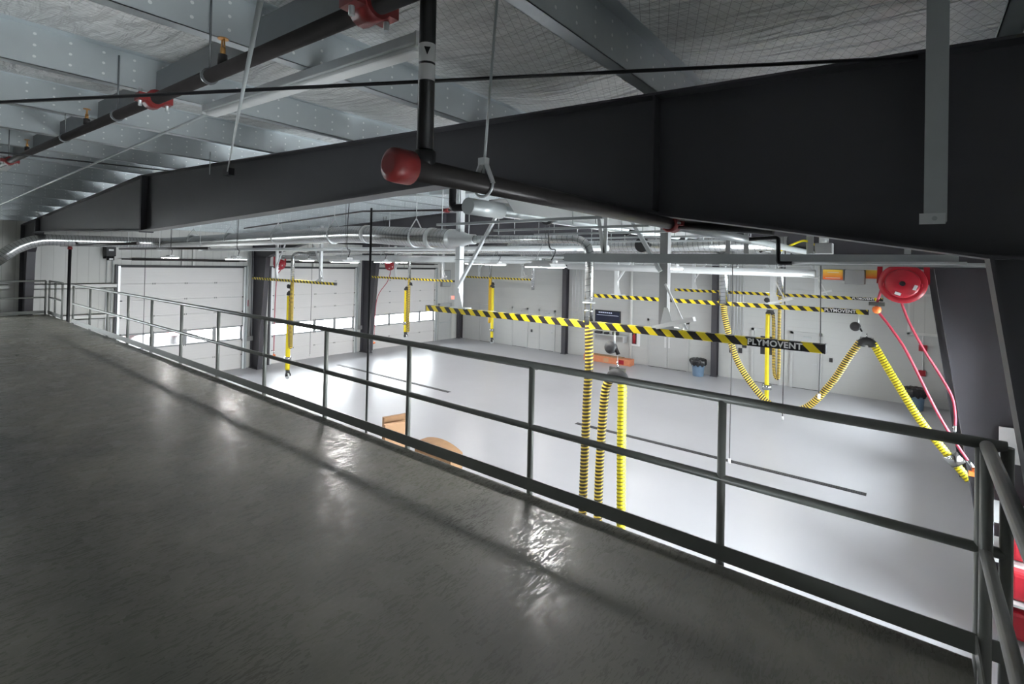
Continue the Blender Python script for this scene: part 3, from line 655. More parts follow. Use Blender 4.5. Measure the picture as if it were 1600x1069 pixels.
boom('striped boom in front of the second big door, leftmost in the hall', -21.1, -15.17, 9.6, (-19.2, -16.1), logo=False)
boom('striped boom in front of the third big door', -21.54, -15.57, 15.6, (-19.6, -16.3), logo=False)
boom('striped boom near the far left corner by the end wall', -20.9, -15.58, 21.4, (-19.4, -16.3), logo=False)
# ------------------------------------------------------------ hoses
def hose(label, segs, straps=(), nozzle=None, saddle=None, name='exhaust_hose', r=.058):
    first = Vector(Zr(segs[0][0][0])); root = thing(name, label, 'exhaust hose', tuple(first))
    for pts, kind in segs:
        path = smooth_path([Zr(p) for p in pts], 10)
        if kind in ('b', 'y'):
            path = resample(path, .012)
            rr = (lambda i: r*(1.0 if (i % 4) in (0, 1) else .92))
            MB().tube(path, r, 16, rad=rr).build('banded_hose', M_hose_shaded if kind == 'b' else M_hose_lit, root)
        else:
            MB().tube(path, r*1.25, 16).build('sleeve', M_yel if kind == 's' else M_yeld, root)
    if saddle:
        p, ax = Vector(Zr(saddle)), r*1.5
        pts = [p+Vector((math.cos(a)*ax, 0, math.sin(a)*ax-.03)) for a in [PI*k/10 for k in range(11)]]
        MB().tube(pts, r*1.18, 14).build('saddle', M_dark, root)
        MB().bar(p+Vector((-.11, 0, ax+.02)), p+Vector((.11, 0, ax+.02)), .03, .05).cyl(p+Vector((0, 0, ax+.02)), p+Vector((0, 0, ax+.12)), .012, 8).build('saddle_hook', M_chrome, root)
    for c, ax, rr, h in straps:
        MB().lathe(Zr(c), ax, [(0, rr), (h, rr)], 20).build('clamp_collar', M_chrome, root)
    if nozzle:
        p, d = Vector(Zr(nozzle[0])), Vector(nozzle[1])
        MB().lathe(p, d, [(0, .07), (.10, .075), (.16, .10), (.24, .105)], 20).build('nozzle', M_dark, root)
        e = p+d.normalized()*.22; MB().lathe(e, (0, -1, 0), [(0, .12), (.05, .12), (.055, .06)], 24).build('nozzle_ring', M_galvw, root)
    return root
hose('black banded yellow hose looped from the nearest boom and back over a saddle', [([(-3.43, 6, -.74), (-3.41, 6, -1.3), (-3.43, 6, -1.8), (-3.46, 6, -3.1), (-3.46, 6, -3.75), (-3.36, 6, -3.95), (-3.25, 6, -3.75), (-3.22, 6, -2.6), (-3.17, 6, -1.75), (-3.12, 6, -1.52), (-3.03, 6, -1.40)], 'b'),
      ([(-2.95, 6, -1.42), (-2.92, 6, -1.55), (-2.915, 6, -2.3), (-2.90, 6, -3.3), (-2.90, 6, -4.2)], 'y')], saddle=(-2.99, 6, -1.44), nozzle=((-2.90, 6, -4.2), (0, 0, -1)))
hose('long hose sagging from the second boom then slanting to the right column', [([(-3.37, 12, -.78), (-3.34, 12, -1.1), (-3.16, 12, -1.79), (-2.93, 12, -2.28), (-2.5, 12, -2.80), (-2.12, 12, -2.97), (-1.68, 12, -2.80), (-1.26, 12, -2.23), (-1.0, 12, -1.72), (-.80, 12, -1.36)], 'b'),
      ([(-.60, 12, -1.38), (-.24, 12, -2.07), (.14, 12, -2.74), (.59, 12, -3.35), (.80, 12, -3.62)], 'y')], saddle=(-.70, 12, -1.42), straps=[((.53, 12, -3.22), (.62, 0, -.78), .12, .20)], r=.068)
hose('smooth yellow hose loop hanging at the far right under the third boom', [([(-3.32, 17.9, -.82), (-3.33, 17.9, -1.6), (-3.32, 17.9, -3.2), (-3.38, 17.9, -3.45), (-3.46, 17.9, -3.2), (-3.48, 17.9, -2.3), (-3.50, 17.9, -1.55), (-3.56, 17.9, -1.35)], 'b'),
      ([(-3.66, 17.9, -1.42), (-3.67, 17.9, -2.5), (-3.66, 17.9, -4.2)], 's')], saddle=(-3.6, 17.9, -1.4), straps=[((-3.66, 17.9, -3.85), (0, 0, 1), .14, .16)], nozzle=((-3.66, 17.9, -4.2), (0, 0, -1)), r=.052)
for (x, y, b, lab, dx) in ((-18.0, 9.6, -4.1, 'bright yellow sleeve hose in front of the second big door', 0), (-18.55, 15.6, -3.3, 'bright yellow sleeve hose in front of the third big door', 0), (-18.55, 21.4, -4.1, 'bright yellow hose before the end wall with orange loop at its left', 1)):
    s = -1 if dx == 0 else 1
    hose(lab, [([(x-.02*s*0, y, -.82), (x+.0, y, -1.7), (x, y, -2.9), (x, y, -3.25), (x+s*.08, y, -2.9), (x+s*.10, y, -1.5), (x+s*.11, y, -1.3)], 'b' if dx == 0 else 'd'),
               ([(x+s*.2, y, -1.35), (x+s*.2, y, -2.5), (x+s*.2, y, b)], 's')], saddle=(x+s*.15, y, -1.30), straps=[((x+s*.2, y, b+.35), (0, 0, 1), .13, .14)], nozzle=((x+s*.2, y, b), (.25, 0, -1)), r=.065)
# balancers (spring reels) carrying the saddles
def balancer(label, X, Y, z, zb, r=.08):
    root = thing('spring_balancer', label, 'spring balancer', Zr((X, Y, z)), 'spring balancers on the booms')
    MB().lathe(Zr((X-.05, Y+.05, z)), (0, -1, 0), [(0, r*.8), (.02, r), (.08, r), (.10, r*.8), (.11, r*.35)], 22).build('drum', M_dark, root)
    MB().bar(Zr((X-.02, Y, z+r*.8)), Zr((X+.06, Y, z-r)), .05, .03).build('cable_guide', M_black, root)
    MB().cyl(Zr((X, Y, z+r*.7)), Zr((X, Y, -.84)), .012, 8).build('hanging_hook', M_galvw, root)
    MB().cyl(Zr((X+.05, Y, z-r)), Zr((X+.05, Y, zb)), .004, 6).build('cable', M_galvw, root)
balancer('black spring balancer under the nearest boom above its hose saddle', -3.04, 6, -1.06, -1.30)
balancer('black spring balancer under the right end of the second boom', -.84, 12, -1.08, -1.27, .09)
balancer('black spring balancer under the third boom by the yellow hose', -3.65, 17.9, -.98, -1.24, .08)
balancer('black spring balancer under the leftmost boom', -18.2, 9.6, -1.0, -1.14, .08)
balancer('black spring balancer under the boom before the third big door', -18.4, 15.6, -1.02, -1.14, .08)
balancer('black spring balancer under the boom at the far left corner', -18.3, 21.4, -1.1, -1.2, .08)
# ------------------------------------------------------------ hose reels
def reel(label, X, Y, z, r, hpts, group, ball=None, nozzle=True, armtop=.12, nz=M_orange, rot=0):
    root = thing('hose_reel', label, 'hose reel', Zr((X, Y, z)), group)
    MB().lathe(Zr((X, Y+.14, z)), (0, -1, 0), [(0, r*.55), (.01, r), (.05, r*1.02), (.07, r*.97), (.08, r*.72), (.20, r*.72), (.21, r*.97), (.23, r*1.02), (.27, r), (.275, r*.80)], 40).build('drum', M_red, root)
    d = MB().lathe(Zr((X, Y-.136, z)), (0, -1, 0), [(0, r*.74), (.02, r*.72), (.035, r*.66), (.04, r*.12)], 36).build('side_disc', M_red, root)
    MB().lathe(Zr((X, Y-.175, z)), (0, -1, 0), [(0, r*.13), (.03, r*.11)], 16).build('hub', M_black, d)
    for a in (-1.9, -.35):
        c = Vector(Zr((X+math.cos(a)*r*.55, Y-.178, z+math.sin(a)*r*.55))); t = Vector((-math.sin(a), 0, math.cos(a)))
        MB().bar(c-t*r*.13, c+t*r*.13, .004, r*.14, up=(math.cos(a), 0, math.sin(a))).build('sticker', M_white, d)
    for s in (-1, 1):
        a0 = Zr((X+s*r*.95, Y-.02, armtop)); a1 = Zr((X+s*r*.98, Y-.02, z-.01))
        MB().bar(a0, a1, .06, .05, up=(0, 1, 0)).bar((a1[0], Y-.02, a1[2]), (X+s*r*.72, Y-.15, a1[2]-.01), .03, .04).build('swing_arm', M_red, root)
    hs = MB().tube(smooth_path([Zr(p) for p in hpts], 10), .017 if r > .2 else .013, 10).build('hose', M_rubred, root)
    if ball: MB().lathe(Zr((ball[0], ball[1], ball[2]-.06)), (0,0,1), [(0, .02), (.02, .045), (.06, .055), (.09, .045), (.10, .02)], 16).build('stop_ball', M_orange, root); MB().box(ball[0]-.09, ball[0]+.09, ball[1]-.06, ball[1]+.06, ZC+ball[2]+.05, ZC+ball[2]+.10).build('roller_guide', M_chrome, root)
    if nozzle:
        p = Vector(Zr(hpts[-1])); q = Vector(Zr(hpts[-2])); d = (p-q).normalized()
        MB().cyl(p-d*.06, p+d*.05, .02, 10).build('coupler', M_chrome, root); MB().cyl(p+d*.05, p+d*.17, .028, 10).box(p.x-.02, p.x+.07, p.y-.02, p.y+.02, p.z-.14, p.z-.08).build('nozzle', nz, root)
    if rot: root.rotation_euler.z = rot
    return root
reel('big red hose reel hanging beside the right column, seen face on', -.12, 8.8, -.15, .265, [(-.34, 8.7, -.2), (-.40, 8.7, -.45), (-.385, 8.8, -.56), (-.24, 8.8, -.78), (-.06, 8.8, -1.10), (.25, 8.8, -1.82), (.47, 8.8, -2.24), (.60, 8.8, -2.45)], 'red hose reels', ball=(-.40, 8.7, -.52), armtop=.10)
reel('second red hose reel mostly hidden behind the big one', -.05, 9.5, -.13, .21, [(-.15, 9.45, -.40), (-.06, 9.5, -.70), (.12, 9.55, -1.11), (.30, 9.6, -1.45), (.44, 9.6, -1.75), (.48, 9.6, -2.0), (.48, 9.6, -2.22)], 'red hose reels', nz=M_black, armtop=.10)
reel('small red hose reel on the column left of the second big door', -20.75, 10.5, -.22, .22, [(-20.7, 10.4, -.45), (-20.85, 10.5, -.8), (-20.9, 10.55, -2.2), (-20.9, 10.55, -3.9)], 'red hose reels', armtop=.10, rot=1.0)
reel('small red hose reel on the column left of the third big door', -20.6, 16.05, -.22, .22, [(-20.55, 16.0, -.45), (-20.7, 16.0, -1.0), (-21.2, 15.9, -1.9), (-21.3, 15.8, -3.9)], 'red hose reels', armtop=.10, rot=1.0)
# steel channels carrying the reels
single(MB().box(-5.0, XR-.1, 5.0, 5.06, ZC+.045, ZC+.052).box(-3.2, .26, 4.995, 5.0, ZC+.045, ZC+.14).box(-3.2, .26, 5.0, 5.06, ZC+.132, ZC+.14).build('door_track_channel', M_galv), 'long flat grey steel channel above the striped booms at right', 'steel channel')
single(MB().box(-1.4, 1.2, 8.74, 8.84, ZC+.10, ZC+.14).build('reel_support_channel', M_galv), 'short steel channel carrying the big red hose reel', 'steel channel')
single(MB().box(-1.4, 1.2, 9.44, 9.54, ZC+.10, ZC+.14).build('reel_support_channel', M_galv), 'short steel channel carrying the hidden red hose reel', 'steel channel')
for x, y, s in ((-20.75, 10.46, 'second'), (-20.6, 16.01, 'third')):
    single(MB().box(XL+.0, x+.4, y-.05, y+.05, ZC+.10, ZC+.14).build('reel_support_channel', M_galv), 'steel channel carrying the small red reel left of the %s door' % s, 'steel channel')
# perforated hanger struts above the channel
for i, (x0, x1) in enumerate(((-2.85, -2.70), (-2.66, -2.68), (-1.38, -1.38), (-1.22, -1.22), (-.70, -.70), (-.04, -.04))):
    m = MB().bar((x1, 5.02, ZC+.145), (x0, 5.02, min(rtop(x0)+.02, ZC+1.2)), .042, .02)
    single(m.build('perforated_strut', M_alu), 'pale perforated strut hanging the flat channel, %s from the left' % ORD[i], 'strut', 'perforated hanger struts')
# ------------------------------------------------------------ radiant tube heaters
hx, hz = -3.05, .50
root = thing('radiant_heater', 'long white tube heater hood running away under the roof', 'radiant heater', Zr((hx, 3.6, hz)))
MB().tube([Zr((hx, 3.3, hz)), Zr((hx, 21.5, hz+.04))], .05, 14).build('burner_tube', M_galv, root)
prof = [(-.20, -.03), (-.10, .10), (.10, .10), (.20, -.03)]
m = MB()
for (a, b) in zip(prof, prof[1:]):
    m.add([Zr((hx+a[0], 3.6, hz+a[1])), Zr((hx+b[0], 3.6, hz+b[1])), Zr((hx+b[0], 21.3, hz+b[1]+.04)), Zr((hx+a[0], 21.3, hz+a[1]+.04)), Zr((hx+a[0], 3.6, hz+a[1]+.006)), Zr((hx+b[0], 3.6, hz+b[1]+.006)), Zr((hx+b[0], 21.3, hz+b[1]+.046)), Zr((hx+a[0], 21.3, hz+a[1]+.046))], [(0,1,2,3), (7,6,5,4), (0,4,5,1), (3,2,6,7)])
m.build('reflector', M_alu, root)
MB().tube([Zr((hx, 3.2, hz)), Zr((hx, 3.65, hz))], .075, 16).build('end_sleeve', M_galv, root)
for k in range(9):
    y = 4.4+1.9*k; MB().cyl(Zr((hx, y, hz)), Zr((hx, y+.05, hz)), .075, 12).bar(Zr((hx-.12, y+.02, hz-.02)), Zr((hx+.12, y+.02, hz-.02)), .03, .05).build('clamp', M_black, root)
MB().tube(fillet([Zr((-3.30, 3.26, .58)), Zr((-3.30, 3.26, .50)), Zr((-3.10, 3.26, .50))], .05), .034, 12).tube([Zr((-3.30, 3.26, 1.15)), Zr((-3.30, 3.26, .56))], .034, 12).build('flue_pipe', M_black, root)
for k, y in enumerate((3.8, 4.75, 5.6, 6.6, 7.7, 9.0)):
    t = thing('trapeze_hanger', 'thin trapeze rod crossing under the long heater, %s from the near end' % ORD[k], 'hanger', Zr((hx, y, .4)), 'trapeze hangers')
    MB().box(-4.07, -2.05, y-.018, y+.018, ZC+.40, ZC+.425).build('crossbar', M_galv, t)
    for x in (-4.0, -3.75, -2.35, -2.12): MB().cyl((x, y, ZC+.36), (x, y, hang(x)), .005, 6).build('threaded_rod', M_galv, t)
root = thing('radiant_heater', 'horizontal pale tube heater with orange labelled burner box', 'radiant heater', Zr((-3.5, 11.0, -.06)))
MB().tube([Zr((-6.9, 11.0, -.02)), Zr((-1.45, 11.0, -.06))], .075, 16).build('burner_tube', M_alu, root)
MB().box(-6.9, -1.5, 10.85, 11.2, ZC+.07, ZC+.08).build('reflector', M_galvw, root)
bx = MB().box(-1.33, -.98, 10.85, 11.2, ZC-.17, ZC+.04).build('burner_box', M_greyb, root, .006)
MB().box(-1.31, -1.0, 10.845, 10.849, ZC-.155, ZC+.025).build('orange_label', M_sun, bx)
MB().box(-1.27, -1.04, 10.842, 10.844, ZC-.13, ZC-.12).box(-1.24, -1.06, 10.842, 10.844, ZC-.03, ZC-.022).build('label_lettering', M_white, bx)
MB().box(-.97, -.68, 10.8, 11.15, ZC-.23, ZC+.03).build('control_box', M_greyb, root, .006)
MB().box(-.67, -.47, 10.95, 11.2, ZC-.12, ZC+.03).build('second_burner_box', M_sun, root)
MB().tube(fillet([Zr((-1.33, 10.95, -.1)), Zr((-1.45, 10.95, -.14)), Zr((-1.7, 10.95, -.09)), Zr((-2.1, 10.95, -.09))], .1), .012, 8).build('gas_line', M_alu, root)
for x in (-6.2, -4.0, -2.0): MB().cyl(Zr((x, 11.0, .07)), (x, 11.0, hang(x)), .005, 6).build('hanger_rod', M_galv, root)
# ------------------------------------------------------------ gas valve by the eave
root = thing('gas_regulator', 'grey gas valve box with yellow tubing under the near black beam', 'gas valve', Zr((-.9, 7, .3)))
MB().box(-.93, -.75, 6.95, 7.1, ZC+.20, ZC+.33).build('valve_body', M_greyb, root, .01); MB().cyl(Zr((-.84, 7, .33)), Zr((-.84, 7, .40)), .05, 14).build('dial', M_galvw, root)
MB().tube(smooth_path([Zr((-.93, 7, .31)), Zr((-1.05, 7, .36)), Zr((-1.2, 7, .30)), Zr((-1.3, 7, .24))]), .013, 8).tube(smooth_path([Zr((-.84, 7, .40)), Zr((-.84, 7, .50)), Zr((-.88, 7, .62))]), .013, 8).build('yellow_tube', M_yel, root)
MB().bar(Zr((-1.0, 7.03, .12)), Zr((-1.0, 7.03, 1.05)), .05, .02).build('hanger_strut', M_alu, root)
# ------------------------------------------------------------ high bay lights
def high_bay(x, y, label):
    z = ZC-.03; root = thing('high_bay_light', label, 'ceiling light', (x, y, z-.05), 'high bay lights')
    MB().prism([(x-.23, z), (x+.23, z), (x+.19, z+.05), (x-.19, z+.05)], 1, y-.18, y+.18).build('housing', M_white, root)
    MB().box(x-.20, x+.20, y-.155, y+.155, z-.004, z-.0005).build('lens', M_lamp, root)
    MB().box(x-.16, x+.16, y-.06, y+.06, z+.05, z+.09).build('driver_box', M_white, root)
    for s in (-1, 1): MB().bar((x+s*.17, y, z+.05), (x+s*.04, y, z+.30), .006, .006).build('hanger_wire', M_galv, root)
    MB().tube(smooth_path([(x+.1, y, z+.09), (x+.16, y, z+.22), (x+.05, y, z+.36), (x+.12, y, hang(x))], 6), .008, 6).bar((x, y, z+.28), (x, y, hang(x)), .005, .005).build('cord', M_dark, root)
    return root
hb = None; rows = [5.4, 9.7, 14.0, 18.3]; cols = [-17.2, -12.8, -8.25, -3.75]
rn = ['row nearest the mezzanine', 'second row from the mezzanine', 'third row from the mezzanine', 'row nearest the end wall']; cn = ['leftmost', 'second from left', 'third from left', 'rightmost']
for j, y in enumerate(rows):
    for i, x in enumerate(cols):
        lab = 'glowing high bay light, %s in the %s' % (cn[i], rn[j])
        if hb is None: hb = high_bay(x, y, lab); hl = hb.location.copy()
        else: dup(hb, (x, y, hl.z), lab)
# ------------------------------------------------------------ mezzanine ceiling services
# sprinkler branch line
YS = 1.0
def zs(x): return rtop(x)-.21
root = thing('sprinkler_pipe', 'black sprinkler branch pipe with red couplings under the mezzanine roof', 'sprinkler pipe', (-1.3, YS, zs(-1.3)), 'sprinkler pipes')
MB().tube([(-.95, YS, zs(-.95)), (RIDGE, YS, zs(RIDGE)), (-20.5, YS, zs(-20.5))], .032, 14).build('pipe_run', M_pipe, root)
for x in (-1.42, -3.52, -8.75, -14.0):
    z = zs(x); c = MB().cyl((x-.05, YS, z-.002), (x+.05, YS, z+.002), .05, 14).box(x-.045, x+.045, YS-.085, YS-.04, z-.02, z+.02).box(x-.045, x+.045, YS+.04, YS+.085, z-.02, z+.02).build('coupling', M_redf, root)
    MB().cyl((x, YS-.068, z-.05), (x, YS-.068, z+.05), .01, 6).build('bolt', M_galv, c); MB().cyl((x, YS+.068, z-.05), (x, YS+.068, z+.05), .01, 6).build('bolt', M_galv, c)
for x in (-2.57, -5.07, -7.6, -10.1, -12.7):
    z = zs(x); h = MB().cyl((x, YS, z+.03), (x, YS, z+.075), .022, 10).build('sprinkler_outlet', M_pipe, root)
    MB().cyl((x, YS, z+.075), (x, YS, z+.11), .012, 8).bar((x-.018, YS, z+.11), (x-.010, YS, z+.15), .006, .006).bar((x+.018, YS, z+.11), (x+.010, YS, z+.15), .006, .006).cyl((x, YS, z+.15), (x, YS, z+.154), .024, 12).build('sprinkler_head', M_brass, h)
for x in (-2.72, -4.25, -5.8, -8.85, -11.9):
    z = zs(x); MB().lathe((x-.01, YS, z), (1,0,0), [(0, .040), (.02, .040)], 14).cyl((x, YS, z+.04), (x, YS, rtop(x)+.20), .005, 6).build('loop_hanger', M_bridge, root)
# main with blind end and riser
PXm = -1.2
root = thing('sprinkler_main', 'thick dark sprinkler main with red end cap beside the black beam', 'sprinkler pipe', Zr((PXm, .95, .28)), 'sprinkler pipes')
MB().tube([Zr((PXm, .97, .285)), Zr((PXm, 3.12, .275))], .036, 20).build('pipe_run', M_pipe, root)
MB().tube([Zr((PXm, 3.12, .275)), Zr((PXm, 9.0, .26))], .036, 16).build('far_pipe_run', M_galv, root)
MB().lathe(Zr((PXm, .92, .285)), (0, 1, 0), [(0, .03), (.012, .05), (.03, .052), (.08, .052), (.085, .04)], 22).build('end_cap', M_redf, root)
MB().lathe(Zr((PXm, 3.07, .275)), (0, 1, 0), [(0, .043), (.01, .054), (.05, .047), (.09, .054), (.10, .043)], 22).box(PXm-.085, PXm-.045, 3.08, 3.16, ZC+.262, ZC+.288).box(PXm+.045, PXm+.085, 3.08, 3.16, ZC+.262, ZC+.288).build('coupling', M_redf, root)
for y, s in ((3.07, 0),): MB().cyl(Zr((PXm-.068, 3.05, .275)), Zr((PXm-.068, 3.2, .275)), .008, 6).build('bolt', M_galv, root); MB().cyl(Zr((PXm+.068, 3.05, .275)), Zr((PXm+.068, 3.2, .275)), .008, 6).build('bolt', M_galv, root)
MB().tube([Zr((PXm, 1.06, .30)), Zr((PXm, 1.06, 1.7))], .026, 16).lathe(Zr((PXm, 1.06, .29)), (0,0,1), [(0, .03), (.03, .034), (.055, .034), (.06, .028)], 16).build('riser', M_black, root)
st = MB()
for (z0, z1) in ((.565, .615), (.622, .68)):
    n = 9; vs = []
    for k in range(n):
        a = -PI*.23-1.25+2.5*k/(n-1); vs += [(PXm+math.cos(a)*.0266, 1.06+math.sin(a)*.0266, ZC+z0), (PXm+math.cos(a)*.0266, 1.06+math.sin(a)*.0266, ZC+z1)]
    st.add(vs, [(2*k, 2*k+2, 2*k+3, 2*k+1) for k in range(n-1)], True)
s_ = st.build('paper_sticker', M_white, root)
c_ = Vector((PXm, 1.06, ZC)); d_ = Vector((math.cos(-PI*.23), math.sin(-PI*.23), 0)); t_ = Vector((-d_.y, d_.x, 0)); Zu = Vector((0, 0, 1))
tri = [c_+d_*.0275+t_*.010+Zu*.665, c_+d_*.0275-t_*.010+Zu*.665, c_+d_*.0275+Zu*.64]
MB().add(tri+[v-d_*.0012 for v in tri], [(0,1,2), (5,4,3), (0,3,4,1), (1,4,5,2), (2,5,3,0)]).build('arrow_mark', M_black, s_)
h_ = MB(); yh = 1.335
h_.tube([Vector(Zr((PXm+math.cos(t)*.046, yh, .283+math.sin(t)*.046))) for t in [PI*(-.0)-PI*k/10 for k in range(11)]], .005, 8)
h_.bar(Zr((PXm-.046, yh, .283)), Zr((PXm-.012, yh, .355)), .006, .02, up=(0,1,0)).bar(Zr((PXm+.046, yh, .283)), Zr((PXm+.012, yh, .355)), .006, .02, up=(0,1,0)).box(PXm-.016, PXm+.016, yh-.012, yh+.012, ZC+.35, ZC+.375)
h_.build('clevis_hanger', M_galvw, root)
MB().cyl(Zr((PXm, yh, .31)), Zr((PXm+.02, yh+.04, 1.06)), .005, 8).build('threaded_rod', M_galv, root)
MB().tube(fillet([Zr((PXm, 4.9, .27)), Zr((-.93, 4.9, .285)), Zr((-.93, 4.9, .06)), Zr((-.82, 4.9, .06))], .03), .018, 12).build('branch_pipe', M_black, root)
MB().tube([Zr((-.82, 4.9, .06)), Zr((.30, 4.9, .075))], .013, 10).build('branch_tail', M_galvw, root)
MB().tube([Zr((PXm, 3.14, .275)), Zr((-.62, 3.14, .225))], .03, 14).build('branch_elbow_pipe', M_black, root)
# strip light, switched off
root = thing('strip_light', 'long unlit strip light fixed under the mezzanine purlins', 'ceiling light', (-3.0, 1.57, rtop(-3)-.03))
xa, xb = -1.80, -4.24; za, zb = rtop(xa)-.030, rtop(xb)-.030
MB().bar((xa, 1.57, za), (xb, 1.57, zb), .11, .05).build('housing', M_galvw, root, .004)
MB().bar((xa-.01, 1.575, za-.035), (xb+.01, 1.575, zb-.035), .085, .03).build('lens', M_lens, root, .012)
MB().bar((xa, 1.57, za-.005), (xa+.008, 1.57, za-.005), .112, .07).build('end_cap', M_alu, root); MB().bar((xb, 1.57, zb-.005), (xb-.008, 1.57, zb-.005), .112, .07).build('end_cap', M_alu, root)
MB().tube([(xb, 1.6, zb), (-15.1, 1.6, ZC+1.03)], .011, 8).build('feed_conduit', M_galv, root)
# roof brace rods
def rod(label, a, b, r=.0065, mat=M_black): return single(MB().tube([a, b], r, 8).build('brace_rod', mat), label, 'brace rod', 'roof brace rods')
a = Vector(Zr((.0, 2.88, .965))); b = Vector(Zr((-3.42, .35, .72))); rod('long dark brace rod crossing the whole picture below the purlins', a, a+(b-a)*1.25, .009)
rod('dark brace rod crossing low at the far left under the purlins', Zr((-9.0, 2.84, 1.33)), Zr((-7.1, .72, 1.0)), .009)
x, y, _ = (-8.05, 2.78, 0)
o = single(MB().cyl(Zr((-7.3, 2.72, 1.10)), Zr((-7.3, 2.72, 1.4)), .006, 6).build('ceiling_rod', M_galv), 'short rod stub in front of the black beam at left', 'rod')
# hanging rod in front of the black beam, left
root = thing('hanger_rod', 'long slim steep rod crossing upper left, clamped to the black beam', 'rod', Zr((-3.05, 1.3, .9)))
MB().cyl(Zr((-6.96, 2.80, 1.12)), Zr((-.70, .35, .56)), .007, 8).build('rod', M_galv, root)
MB().box(-7.05, -6.87, 2.78, 2.85, ZC+1.07, ZC+1.16).build('beam_clamp', M_black, root)
# channel bracket against the near beam
root = thing('channel_bracket', 'grey steel channel hanging in front of the black column top', 'steel channel', Zr((.07, 2.78, .2)))
MB().box(.03, .105, 2.74, 2.746, ZC+.215, ZC+1.45).box(.03, .035, 2.746, 2.80, ZC+.215, ZC+1.45).box(.10, .105, 2.746, 2.80, ZC+.215, ZC+1.45).build('channel', M_galv, root)
MB().box(.015, .10, 2.735, 2.741, ZC+.205, ZC+.25).build('end_plate', M_galvw, root); MB().cyl(Zr((.065, 2.735, .228)), Zr((.065, 2.725, .228)), .009, 8).build('bolt', M_galv, root)
# beam clamp stack over the far top right
# ------------------------------------------------------------ poles and ropes
o = MB().tube([(-4.79, 3.46, .0), (-4.79, 3.46, ZC+.60)], .013, 12).build('standpipe', M_black); single(o, 'thin black vertical pole rising past the railing to the beam', 'pole')
root = thing('standpipe', 'black standpipe with red top fitting behind the gate panel', 'standpipe', (-20.6, 3.75, 0))
MB().tube([(-20.6, 3.75, 0), (-20.6, 3.75, ZC+.27)], .042, 14).build('pipe', M_black, root)
MB().cyl((-20.72, 3.75, ZC+.30), (-20.48, 3.75, ZC+.30), .055, 14).cyl((-20.6, 3.75, ZC+.17), (-20.6, 3.75, ZC+.24), .06, 14).build('fitting', M_redf, root)
MB().tube([(-21.9, 3.75, ZC+.30), (-14.0, 3.75, ZC+.30)], .035, 12).build('cross_pipe', M_pipe, root)
for (x, y, z0, z1, lab) in ((-21.5, 5.98, .9, ZC+.25, 'thin dark pull rope hanging in front of the first big door'), (-21.5, 12.38, .3, ZC+.1, 'thin dark pull rope hanging in front of the second big door'),
                            (-2.77, 10.4, .9, ZC+.25, 'thin dark pull cord beside the curved banded hose'), (-2.5, 14.0, .98, ZC+.2, 'long dark pull cord right of the smooth yellow hose'), (-1.3, 10.5, 2.4, ZC-.1, 'dark pull cord hanging over the last man door')):
    root = thing('pull_cord', lab, 'cord', (x, y, z0))
    MB().tube(smooth_path([(x, y, hang(x)), (x, y, z1), (x+.01, y, (z0+z1)/2), (x, y, z0+.05)], 4), .009 if y < 13 else .012, 6).build('cord', M_dark, root); MB().cyl((x, y, z0), (x, y, z0+.09), .025, 8).build('handle', M_white, root)
for (x, y, lab) in ((-19.66, 9.6, 'left'), ):
    pass
# upper service clutter in the hall: sprinkler lines, conduits and trusses seen under the black beam
root = thing('sprinkler_pipe', 'thin dark sprinkler branch line with red coupling under the hall roof', 'sprinkler pipe', Zr((-12, 6.9, .8)), 'sprinkler pipes')
MB().tube([Zr((-17.0, 7.4, .98)), Zr((RIDGE, 7.4, 1.22)), Zr((-3.5, 7.4, .94))], .022, 10).build('pipe_run', M_pipe, root)
MB().cyl(Zr((-7.75, 7.4, 1.10)), Zr((-7.6, 7.4, 1.095)), .045, 12).build('coupling', M_redf, root)
for x in (-14, -9, -6): MB().cyl((x, 7.4, rtop(x)-.2), (x, 7.4, hang(x)), .005, 6).build('hanger_rod', M_galv, root)
for k, (y, z, x0, x1, r, lab) in enumerate(((4.5, .21, -18.5, -12.0, .03, 'dark horizontal service pipe under the fat duct at far left'), (7.6, .30, -21.0, -4.0, .05, 'grey horizontal service pipe just under the fat spiral duct'),
                                          (13.6, .24, -21.5, -1.0, .03, 'thin horizontal pipe beyond the middle frame'), (19.8, .22, -21.5, .5, .035, 'thin horizontal pipe close to the end wall'))):
    o = thing('service_pipe', lab, 'pipe', Zr(((x0+x1)/2, y, z)), 'horizontal service pipes')
    MB().tube([Zr((x0, y, z)), Zr((x1, y, z))], r, 10).build('pipe_run', M_pipe if k in (0,) else M_galvw, o)
    x = x0+.8
    while x < x1: MB().cyl(Zr((x, y, z)), (x, y, hang(x)), .006, 6).box(x-.03, x+.03, y-.045, y+.045, ZC+z-.05, ZC+z-.04).build('hanger', M_galvw, o); x += 2.6
# grey wireway troughs on the hall frames
for k, (y, lab) in enumerate(((10.6, 'pale cable trough along the middle steel frame'), (16.1, 'pale cable trough along the far steel frame'))):
    single(MB().box(-21.0, -7.5, y-.06, y+.06, ZC+.02, ZC+.17).build('cable_trough', M_galvw, bevel=.004), lab, 'cable trough')
